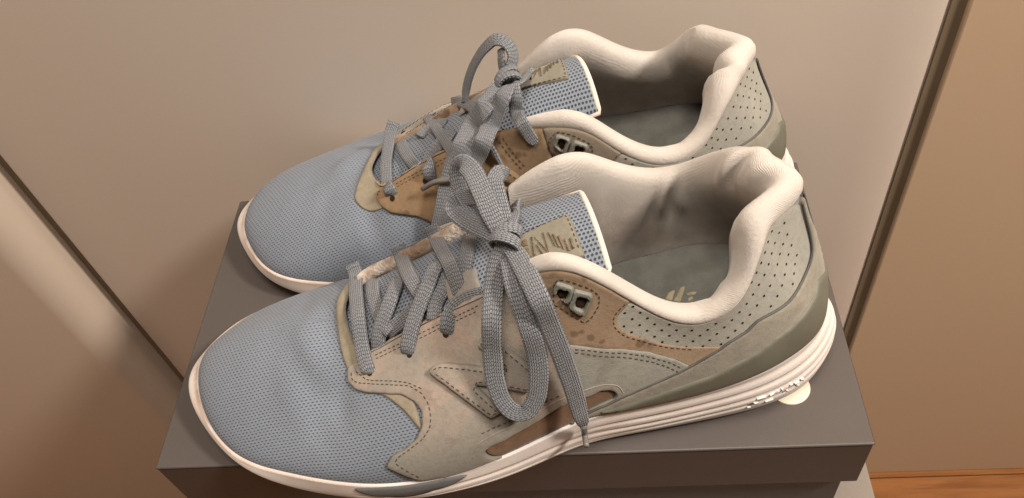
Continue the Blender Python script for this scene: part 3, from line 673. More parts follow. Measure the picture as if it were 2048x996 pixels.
NEAR = {
  'side': [(0.205,0.84),(0.2225,0.805),(0.2425,0.765),(0.2758,0.73),(0.3042,0.695),(0.3233,0.68),(0.3408,0.665),(0.3558,0.655),(0.37,0.65),(0.3842,0.64),(0.3967,0.635),(0.41,0.625),(0.4225,0.62),(0.4333,0.615),(0.4442,0.6),(0.455,0.58),(0.4642,0.565),(0.4725,0.54),(0.4817,0.51),(0.485,0.475),(0.4883,0.435),(0.4875,0.415),(0.4858,0.395),(0.485,0.37),(0.4808,0.355),(0.4758,0.34),(0.4717,0.32),(0.4658,0.31),(0.4592,0.3),(0.4533,0.285),(0.4508,0.255),(0.4483,0.225),(0.4517,0.195),(0.46,0.175),(0.4683,0.15),(0.4758,0.125),(0.4842,0.095),(0.4908,0.065),(0.4975,0.03),(0.5042,0.025),(0.51,0.02),(0.5167,0.015),(0.5233,0.01),(0.5292,0),(0.5358,0.005),(0.5433,0.005),(0.55,0.005),(0.5567,0.005),(0.5633,0.005),(0.5692,0.01),(0.575,0.01),(0.5808,0.015),(0.5867,0.015),(0.5925,0.015),(0.5983,0.015),(0.605,0.02),(0.6125,0.025),(0.6192,0.03),(0.6267,0.03),(0.6342,0.03),(0.6417,0.03),(0.6492,0.03),(0.6575,0.025),(0.6658,0.025),(0.6725,0.025),(0.68,0.02),(0.6875,0.015),(0.695,0.015),(0.7025,0.015),(0.705,0.07),(0.7083,0.115),(0.7108,0.16),(0.7142,0.205),(0.7125,0.245),(0.71,0.285),(0.7083,0.32),(0.7067,0.36),(0.705,0.39),(0.7033,0.425),(0.7017,0.46),(0.7008,0.49),(0.6992,0.52),(0.6975,0.555),(0.6967,0.585),(0.6942,0.615),(0.6917,0.645),(0.69,0.675),(0.6875,0.705),(0.6858,0.735),(0.6833,0.765),(0.6817,0.795),(0.68,0.825),(0.6783,0.85),(0.6775,0.88),(0.6758,0.91),(0.6742,0.94),(0.6733,0.97),(0.6725,0.995),(0.6642,0.995),(0.6558,1),(0.6467,1),(0.6392,1),(0.6308,1),(0.6225,1),(0.6125,1),(0.6017,1),(0.5908,1),(0.5792,1),(0.5675,1),(0.555,1),(0.5425,1),(0.53,1),(0.5192,1),(0.5092,1),(0.4983,1),(0.4883,1),(0.4767,1),(0.465,1),(0.4525,1),(0.4408,1),(0.43,1),(0.4183,1),(0.4067,1),(0.3942,1),(0.3783,1),(0.3617,1),(0.3442,1),(0.3242,1),(0.3008,1),(0.2775,0.99),(0.2575,0.955),(0.24,0.92),(0.2217,0.9),(0.2067,0.88)],
  'under': [(1.8758,0.83),(1.9225,0.9),(1.9833,0.95),(0.04,0.955),(0.1067,0.93),(0.1817,0.87),(0.3092,0.715),(0.3925,0.635),(0.4383,0.555),(0.4633,0.49),(0.4833,0.42),(0.4883,0.485),(0.4108,0.76),(0.2925,0.99),(0.27,1),(0.1008,1)],
  'logo': [(0.4792,0.7),(0.485,0.72),(0.4925,0.735),(0.505,0.735),(0.515,0.725),(0.525,0.715),(0.5342,0.705),(0.5442,0.695),(0.5533,0.685),(0.5625,0.67),(0.5708,0.66),(0.58,0.645),(0.5883,0.63),(0.5967,0.615),(0.6042,0.6),(0.6125,0.585),(0.6067,0.61),(0.6,0.635),(0.5942,0.66),(0.5875,0.685),(0.5808,0.71),(0.5742,0.735),(0.5667,0.76),(0.5717,0.78),(0.5767,0.8),(0.585,0.785),(0.5933,0.765),(0.6008,0.75),(0.6083,0.73),(0.6158,0.71),(0.6217,0.685),(0.6275,0.655),(0.6333,0.63),(0.6392,0.6),(0.645,0.57),(0.6508,0.545),(0.6517,0.51),(0.6525,0.48),(0.6533,0.45),(0.6467,0.43),(0.6408,0.405),(0.6325,0.43),(0.6242,0.45),(0.6167,0.47),(0.6083,0.49),(0.6,0.505),(0.5908,0.525),(0.5825,0.54),(0.5733,0.555),(0.5642,0.57),(0.5708,0.545),(0.5767,0.52),(0.5825,0.49),(0.5883,0.465),(0.5942,0.435),(0.5992,0.405),(0.6042,0.375),(0.5983,0.37),(0.5925,0.365),(0.5858,0.365),(0.58,0.39),(0.5733,0.42),(0.5675,0.445),(0.5608,0.47),(0.5542,0.495),(0.5467,0.52),(0.5392,0.545),(0.5308,0.57),(0.5233,0.59),(0.515,0.615),(0.5067,0.635),(0.4975,0.655),(0.4883,0.68)],
  'window': [(0.5783,0.15),(0.5842,0.165),(0.59,0.165),(0.5958,0.165),(0.6017,0.165),(0.6075,0.17),(0.6133,0.175),(0.62,0.175),(0.6258,0.18),(0.6333,0.18),(0.64,0.185),(0.6475,0.185),(0.655,0.19),(0.6625,0.195),(0.67,0.195),(0.6775,0.2),(0.6858,0.205),(0.6933,0.21),(0.7017,0.21),(0.71,0.205),(0.7192,0.205),(0.7275,0.205),(0.7358,0.215),(0.745,0.23),(0.7525,0.225),(0.7608,0.22),(0.7667,0.18),(0.7642,0.14),(0.7567,0.125),(0.7483,0.115),(0.7417,0.105),(0.7342,0.095),(0.7275,0.09),(0.7208,0.075),(0.7142,0.06),(0.7075,0.045),(0.7017,0.03),(0.695,0.02),(0.6875,0.02),(0.68,0.02),(0.6733,0.02),(0.6658,0.02),(0.6575,0.025),(0.65,0.025),(0.6425,0.025),(0.6342,0.03),(0.6275,0.025),(0.62,0.025),(0.6125,0.025),(0.6058,0.02),(0.5983,0.02),(0.5925,0.035),(0.5858,0.055),(0.5792,0.11)],
  'trim': [(0.5625,0.135),(0.5658,0.19),(0.57,0.235),(0.5792,0.24),(0.5883,0.25),(0.5975,0.255),(0.6075,0.25),(0.6175,0.25),(0.6267,0.25),(0.6358,0.255),(0.645,0.255),(0.6542,0.26),(0.6633,0.265),(0.6725,0.265),(0.6808,0.265),(0.69,0.265),(0.7,0.265),(0.71,0.265),(0.72,0.27),(0.7308,0.275),(0.7417,0.28),(0.7525,0.285),(0.7608,0.275),(0.7692,0.265),(0.7758,0.2),(0.7725,0.135)],
  'tan': [(0.6717,0.995),(0.6792,1),(0.6858,1),(0.6933,1),(0.6992,1),(0.7058,1),(0.7117,1),(0.7183,1),(0.7242,1),(0.7308,1),(0.7375,1),(0.7442,1),(0.75,1),(0.7567,1),(0.7633,1),(0.7692,1),(0.7758,1),(0.7825,0.995),(0.7892,0.995),(0.7958,1),(0.7908,0.94),(0.7858,0.885),(0.7808,0.835),(0.7767,0.795),(0.7767,0.735),(0.7817,0.72),(0.7858,0.705),(0.7933,0.705),(0.8008,0.705),(0.8075,0.7),(0.8142,0.695),(0.8208,0.695),(0.8275,0.695),(0.8342,0.69),(0.8408,0.69),(0.8475,0.685),(0.8542,0.68),(0.86,0.68),(0.8658,0.675),(0.8717,0.665),(0.8767,0.645),(0.8817,0.63),(0.8867,0.605),(0.8908,0.575),(0.895,0.56),(0.8992,0.545),(0.8942,0.53),(0.8892,0.515),(0.8842,0.495),(0.8792,0.48),(0.8742,0.465),(0.8683,0.44),(0.8633,0.42),(0.8583,0.395),(0.8533,0.37),(0.8483,0.41),(0.8433,0.45),(0.8383,0.485),(0.8333,0.5),(0.8283,0.515),(0.8233,0.53),(0.8175,0.54),(0.8117,0.55),(0.8058,0.55),(0.8,0.55),(0.7942,0.55),(0.7883,0.545),(0.7825,0.545),(0.7758,0.54),(0.77,0.54),(0.7633,0.535),(0.7567,0.53),(0.75,0.53),(0.7425,0.535),(0.7342,0.54),(0.7267,0.545),(0.7183,0.55),(0.71,0.56),(0.7017,0.57),(0.6983,0.605),(0.695,0.64),(0.6917,0.67),(0.6892,0.7),(0.6867,0.73),(0.6842,0.76),(0.6825,0.79),(0.68,0.82),(0.6775,0.85),(0.6767,0.88),(0.675,0.91),(0.6742,0.94),(0.6733,0.965)],
  'perf': [(0.7933,1),(0.7883,0.945),(0.7833,0.9),(0.7783,0.855),(0.7742,0.81),(0.77,0.765),(0.77,0.725),(0.7708,0.685),(0.7775,0.665),(0.7833,0.645),(0.7917,0.65),(0.8,0.655),(0.8067,0.65),(0.8133,0.64),(0.82,0.64),(0.8267,0.64),(0.8325,0.63),(0.8392,0.625),(0.8458,0.62),(0.8517,0.61),(0.8575,0.605),(0.8633,0.6),(0.8692,0.59),(0.8742,0.575),(0.8792,0.555),(0.8833,0.53),(0.8883,0.51),(0.8925,0.5),(0.8975,0.495),(0.9017,0.48),(0.9067,0.47),(0.9117,0.49),(0.9167,0.5),(0.9217,0.51),(0.9267,0.52),(0.9317,0.525),(0.9367,0.525),(0.9417,0.52),(0.9467,0.52),(0.9517,0.535),(0.9558,0.545),(0.96,0.555),(0.9642,0.565),(0.9692,0.565),(0.9733,0.565),(0.9775,0.56)],
  'quarter': [(0.6892,0.59),(0.6958,0.59),(0.7025,0.585),(0.7108,0.575),(0.7183,0.57),(0.7267,0.56),(0.735,0.555),(0.7425,0.55),(0.75,0.55),(0.7567,0.55),(0.7633,0.555),(0.77,0.56),(0.7758,0.565),(0.7825,0.57),(0.7883,0.57),(0.7942,0.575),(0.8,0.575),(0.8067,0.58),(0.8125,0.58),(0.8175,0.57),(0.8233,0.56),(0.8292,0.55),(0.8342,0.535),(0.8392,0.52),(0.8442,0.49),(0.8483,0.455),(0.8525,0.42),(0.8567,0.335),(0.8525,0.31),(0.8475,0.285),(0.8433,0.26),(0.8383,0.24),(0.8333,0.22),(0.8283,0.205),(0.8233,0.185),(0.8183,0.17),(0.8133,0.155),(0.8083,0.135),(0.8025,0.12),(0.7967,0.105),(0.79,0.09),(0.7833,0.07),(0.7767,0.055),(0.77,0.06),(0.7633,0.07),(0.7567,0.075),(0.7492,0.08),(0.7425,0.075),(0.7342,0.075),(0.7267,0.075),(0.7183,0.06),(0.7108,0.045),(0.7025,0.03),(0.7,0.09),(0.6967,0.15),(0.6942,0.2),(0.6917,0.245),(0.69,0.285),(0.6883,0.32),(0.6867,0.355),(0.685,0.39),(0.6833,0.425),(0.6817,0.455),(0.6833,0.485),(0.685,0.51),(0.6867,0.535),(0.6875,0.565)],
  'strap': [(0.7025,0.04),(0.7133,0.06),(0.7242,0.085),(0.7333,0.09),(0.7417,0.1),(0.75,0.105),(0.7592,0.12),(0.7683,0.14),(0.7775,0.16),(0.7867,0.175),(0.795,0.2),(0.8033,0.22),(0.8108,0.245),(0.8183,0.27),(0.8258,0.295),(0.8333,0.325),(0.8408,0.35),(0.8467,0.38),(0.8533,0.41),(0.8617,0.45),(0.87,0.49),(0.8783,0.525),(0.8858,0.55),(0.8933,0.58),(0.9,0.605),(0.9058,0.61),(0.9125,0.615),(0.9183,0.61),(0.9258,0.625),(0.9333,0.63),(0.9408,0.625),(0.9475,0.62),(0.9542,0.61),(0.96,0.625),(0.965,0.63),(0.97,0.63),(0.9742,0.63),(0.9783,0.625),(0.9825,0.62),(0.985,0.635),(0.9875,0.66),(0.99,0.685),(0.9917,0.715),(0.9925,0.75),(0.9942,0.775),(0.9958,0.82),(0.9975,0.86),(0.9975,0.94)],
  'straplow': [(0.7233,0.08),(0.7325,0.075),(0.7425,0.07),(0.7517,0.07),(0.7608,0.065),(0.7683,0.075),(0.7758,0.08),(0.785,0.09),(0.7933,0.1),(0.8017,0.115),(0.8092,0.125),(0.8167,0.14),(0.8233,0.155),(0.83,0.17),(0.8375,0.18),(0.8442,0.195),(0.8508,0.21),(0.8567,0.22),(0.8633,0.23),(0.87,0.24),(0.8767,0.26),(0.8833,0.28),(0.89,0.295),(0.8967,0.305),(0.9033,0.31),(0.9092,0.32),(0.915,0.325),(0.9208,0.34),(0.9267,0.345),(0.9325,0.355),(0.9375,0.35),(0.9433,0.35),(0.9483,0.345),(0.9533,0.35),(0.9583,0.35),(0.9633,0.35),(0.9683,0.355),(0.9733,0.355),(0.9783,0.345),(0.9833,0.36),(0.9883,0.38)],
  'tpulow': [(0.7633,0.035),(0.7717,0.025),(0.7808,0.015),(0.7892,0.005),(0.7975,0.01),(0.8058,0.015),(0.8133,0.02),(0.8208,0.025),(0.8275,0.025),(0.8342,0.025),(0.84,0.025),(0.8467,0.025),(0.8533,0.02),(0.8592,0.025),(0.8658,0.025),(0.8717,0.025),(0.8783,0.025),(0.8842,0.02),(0.89,0.025),(0.8967,0.02),(0.9025,0.02),(0.9092,0.01),(0.9142,0.015),(0.92,0.01),(0.925,0.01),(0.9308,0),(0.9358,0.01),(0.9408,0.02),(0.9458,0.025),(0.9517,0.035),(0.9583,0.035),(0.9608,0.095),(0.9642,0.14),(0.9683,0.17),(0.9725,0.195),(0.9783,0.19)],
  'eyeL': [(0.6917,0.885),(0.6967,0.915),(0.7008,0.945),(0.7083,0.935),(0.7167,0.925),(0.725,0.92),(0.7217,0.885),(0.7175,0.845),(0.7142,0.81),(0.7058,0.83),(0.6992,0.86)],
  'eyeLh': [(0.7017,0.905),(0.7092,0.9),(0.7167,0.89),(0.7092,0.835),(0.7025,0.845),(0.6967,0.86)],
  'eyeR': [(0.71,0.79),(0.715,0.83),(0.7192,0.865),(0.7242,0.91),(0.7325,0.905),(0.7417,0.91),(0.75,0.91),(0.7458,0.865),(0.7408,0.82),(0.7367,0.78),(0.7317,0.74),(0.7242,0.755),(0.7175,0.775)],
  'eyeRh': [(0.7275,0.87),(0.735,0.87),(0.7425,0.87),(0.7375,0.825),(0.7317,0.78),(0.72,0.805),(0.7233,0.835)],
  'holes': [(0.3317,0.785),(0.4333,0.82),(0.5075,0.865)],
  'st_eye': [(0.6925,0.815),(0.6925,0.845),(0.6933,0.875),(0.695,0.905),(0.6975,0.935),(0.7075,0.96),(0.7133,0.95),(0.72,0.95),(0.7258,0.945),(0.7325,0.94),(0.7392,0.94),(0.7458,0.94),(0.7517,0.93),(0.7575,0.915),(0.7558,0.875),(0.755,0.84),(0.7508,0.805),(0.7467,0.77),(0.7425,0.74),(0.7333,0.7),(0.7267,0.715),(0.7192,0.735),(0.7125,0.75),(0.7058,0.775),(0.7,0.795)],
  'wedge': [(0.3892,0.055),(0.4175,0),(0.4517,0),(0.4817,0),(0.5175,0),(0.5458,0),(0.5633,0.01)],
  'st_side1': [(0.23,0.845),(0.2542,0.785),(0.3042,0.74),(0.335,0.725),(0.3633,0.705),(0.3825,0.695),(0.4,0.685),(0.4158,0.675),(0.4325,0.665),(0.4483,0.655),(0.4617,0.63),(0.4733,0.61),(0.4817,0.58),(0.49,0.55),(0.495,0.515),(0.4992,0.485),(0.5008,0.45),(0.5025,0.415),(0.4983,0.39),(0.495,0.36),(0.4867,0.34),(0.4792,0.315),(0.4717,0.295),(0.4633,0.275),(0.4608,0.24),(0.47,0.21),(0.4775,0.18),(0.4867,0.145),(0.4942,0.11),(0.5017,0.065)],
  'st_side2': [(0.2458,0.85),(0.2933,0.8),(0.3317,0.745),(0.3583,0.73),(0.3808,0.715),(0.4,0.705),(0.415,0.695),(0.4283,0.685),(0.4417,0.675),(0.4583,0.65),(0.4742,0.625)],
  'st_eyestay1': [(0.3125,0.94),(0.3358,0.94),(0.3567,0.94),(0.3767,0.935),(0.3908,0.935),(0.4033,0.935),(0.4183,0.935),(0.4317,0.94),(0.4458,0.94),(0.46,0.945),(0.4758,0.945),(0.49,0.95),(0.5033,0.95),(0.5167,0.95),(0.53,0.955),(0.5458,0.96),(0.5625,0.96),(0.5775,0.965)],
  'st_eyestay2': [(0.3225,0.9),(0.345,0.9),(0.365,0.9),(0.3817,0.905),(0.395,0.905),(0.4083,0.905),(0.4225,0.905),(0.4358,0.91),(0.4492,0.91),(0.4633,0.915),(0.4775,0.92),(0.4917,0.925),(0.505,0.925),(0.5175,0.93),(0.5308,0.93),(0.5467,0.935),(0.5625,0.935),(0.5775,0.94)],
  'st_q1': [(0.7108,0.55),(0.72,0.54),(0.73,0.535),(0.74,0.53),(0.75,0.525),(0.7583,0.525),(0.7658,0.525),(0.7742,0.53),(0.7817,0.535),(0.7892,0.535),(0.7967,0.535),(0.8042,0.535),(0.8108,0.53),(0.8183,0.515),(0.8258,0.5),(0.8325,0.48),(0.8392,0.435),(0.845,0.38)],
  'st_q2': [(0.71,0.53),(0.72,0.52),(0.73,0.51),(0.7392,0.5),(0.7492,0.495),(0.7575,0.495),(0.7658,0.495),(0.7733,0.5),(0.7808,0.5),(0.7892,0.5),(0.7958,0.495),(0.8033,0.49),(0.8108,0.485),(0.8167,0.47),(0.8233,0.45),(0.8292,0.425),(0.835,0.385),(0.84,0.34)],
  'st_perf': [(0.79,0.97),(0.785,0.92),(0.7792,0.87),(0.7708,0.785),(0.7717,0.72),(0.7767,0.695),(0.7817,0.675),(0.79,0.67),(0.7983,0.67),(0.8058,0.67),(0.8133,0.665),(0.8233,0.665),(0.8333,0.655),(0.8425,0.66),(0.8508,0.655),(0.8592,0.645),(0.8675,0.625)],
  'st_win': [(0.5717,0.29),(0.5808,0.29),(0.5892,0.295),(0.5983,0.295),(0.6075,0.29),(0.6175,0.29),(0.6275,0.285),(0.6367,0.29),(0.6458,0.29),(0.655,0.295),(0.6642,0.3),(0.6767,0.295),(0.6883,0.295)],
  'st_win2': [(0.7267,0.275),(0.7383,0.28),(0.7492,0.29),(0.7592,0.28),(0.7692,0.275),(0.7775,0.205)],
  'st_logo': [(0.4858,0.7),(0.4975,0.72),(0.5117,0.705),(0.5258,0.69),(0.5392,0.675),(0.5525,0.66),(0.565,0.64),(0.5775,0.62),(0.5892,0.6),(0.6,0.58),(0.61,0.56),(0.6208,0.535),(0.6308,0.51)],
  'st_logo2': [(0.4867,0.695),(0.4983,0.665),(0.5092,0.64),(0.52,0.61),(0.53,0.58),(0.5392,0.555),(0.5483,0.525),(0.5575,0.49),(0.5658,0.46),(0.5742,0.425),(0.5817,0.39),(0.59,0.38),(0.5983,0.365),(0.5917,0.405),(0.5842,0.445),(0.5758,0.48),(0.5675,0.52),(0.5592,0.55),(0.55,0.585),(0.54,0.62),(0.5533,0.6),(0.565,0.585),(0.5775,0.565)],
  'st_logo3': [(0.5917,0.735),(0.6017,0.71),(0.6108,0.685),(0.6192,0.66),(0.6258,0.625),(0.6325,0.595),(0.6392,0.56),(0.645,0.53)],
  'far_F_front': [(1.7658,1),(1.8117,0.975),(1.8233,0.93),(1.8025,0.89),(1.7575,0.835),(1.7167,0.77),(1.6783,0.71),(1.6517,0.665),(1.6325,0.645),(1.6142,0.625),(1.5992,0.61),(1.5825,0.59),(1.5675,0.575),(1.5508,0.54),(1.5367,0.51),(1.5267,0.48),(1.5175,0.45),(1.5083,0.41),(1.5,0.37)],
  'far_eyeL': [(1.3167,0.89),(1.3133,0.925),(1.31,0.965),(1.3042,0.955),(1.2983,0.945),(1.2917,0.935),(1.295,0.895),(1.2975,0.855),(1.3,0.815),(1.3058,0.84),(1.3117,0.865)],
  'far_eyeLh': [(1.3117,0.885),(1.3067,0.94),(1.2975,0.925),(1.3008,0.885),(1.3033,0.84),(1.3075,0.865)],
  'far_eyeR': [(1.2992,0.81),(1.2958,0.85),(1.2925,0.89),(1.2892,0.93),(1.2808,0.925),(1.2725,0.92),(1.2625,0.92),(1.2667,0.87),(1.2708,0.815),(1.2733,0.765),(1.2833,0.775),(1.2917,0.79)],
  'far_eyeRh': [(1.2908,0.82),(1.2875,0.86),(1.285,0.895),(1.2783,0.89),(1.27,0.89),(1.2742,0.84),(1.2783,0.79),(1.285,0.805)],
  'far_st_eye': [(1.3225,0.855),(1.3217,0.89),(1.3208,0.925),(1.3142,0.955),(1.3083,0.98),(1.3008,0.97),(1.2942,0.965),(1.2858,0.955),(1.2775,0.945),(1.2675,0.935),(1.2575,0.925),(1.2567,0.885),(1.2558,0.835),(1.2608,0.79),(1.265,0.745),(1.27,0.7),(1.2783,0.71),(1.2867,0.725),(1.2942,0.74),(1.3017,0.76),(1.3083,0.775),(1.3133,0.805),(1.3175,0.83)],
  'far_F_seam': [(1.4033,0.965),(1.3992,0.935),(1.3942,0.905),(1.3883,0.875),(1.3817,0.845),(1.3758,0.81),(1.37,0.78),(1.3633,0.75),(1.3575,0.715)],
  'far_F_seam2': [(1.4125,0.95),(1.4075,0.92),(1.4033,0.89),(1.3967,0.86),(1.3908,0.825),(1.3842,0.795),(1.3783,0.765),(1.3717,0.735),(1.3658,0.705)],
  'far_side': [(1.7658,1),(1.8117,0.975),(1.8233,0.93),(1.8025,0.89),(1.7575,0.835),(1.7167,0.77),(1.6783,0.71),(1.6517,0.665),(1.6325,0.645),(1.6142,0.625),(1.5992,0.61),(1.5825,0.59),(1.5675,0.575),(1.5508,0.54),(1.5367,0.51),(1.5267,0.48),(1.5175,0.45),(1.5083,0.41),(1.5,0.37),(1.5117,0.435),(1.5125,0.415),(1.5142,0.395),(1.515,0.37),(1.5192,0.355),(1.5242,0.34),(1.5283,0.32),(1.5342,0.31),(1.5408,0.3),(1.5467,0.285),(1.5492,0.255),(1.5517,0.225),(1.5483,0.195),(1.54,0.175),(1.5317,0.15),(1.5242,0.125),(1.5158,0.095),(1.5092,0.065),(1.5025,0.03),(1.4958,0.025),(1.49,0.02),(1.4833,0.015),(1.4767,0.01),(1.4708,0),(1.4642,0.005),(1.4567,0.005),(1.45,0.005),(1.4433,0.005),(1.4367,0.005),(1.4308,0.01),(1.425,0.01),(1.4192,0.015),(1.4133,0.015),(1.4075,0.015),(1.4017,0.015),(1.395,0.02),(1.3875,0.025),(1.3808,0.03),(1.3733,0.03),(1.3658,0.03),(1.3583,0.03),(1.3508,0.03),(1.3425,0.025),(1.3342,0.025),(1.3275,0.025),(1.32,0.02),(1.3125,0.015),(1.305,0.015),(1.2975,0.015),(1.295,0.07),(1.2917,0.115),(1.2892,0.16),(1.2858,0.205),(1.2875,0.245),(1.29,0.285),(1.2917,0.32),(1.2933,0.36),(1.295,0.39),(1.2967,0.425),(1.2983,0.46),(1.2992,0.49),(1.3008,0.52),(1.3025,0.555),(1.3033,0.585),(1.3058,0.615),(1.3083,0.645),(1.31,0.675),(1.3125,0.705),(1.3142,0.735),(1.3167,0.765),(1.3183,0.795),(1.32,0.825),(1.3217,0.85),(1.3225,0.88),(1.3242,0.91),(1.3258,0.94),(1.3267,0.97),(1.3275,0.995),(1.3358,0.995),(1.3442,1),(1.3533,1),(1.3608,1),(1.3692,1),(1.3775,1),(1.3875,1),(1.3983,1),(1.4092,1),(1.4208,1),(1.4325,1),(1.445,1),(1.4575,1),(1.47,1),(1.4808,1),(1.4908,1),(1.5017,1),(1.5117,1),(1.5233,1),(1.535,1),(1.5475,1),(1.5592,1),(1.57,1),(1.5817,1),(1.5933,1),(1.6058,1),(1.6217,1),(1.6383,1),(1.6558,1),(1.6758,1),(1.6992,1)],
}
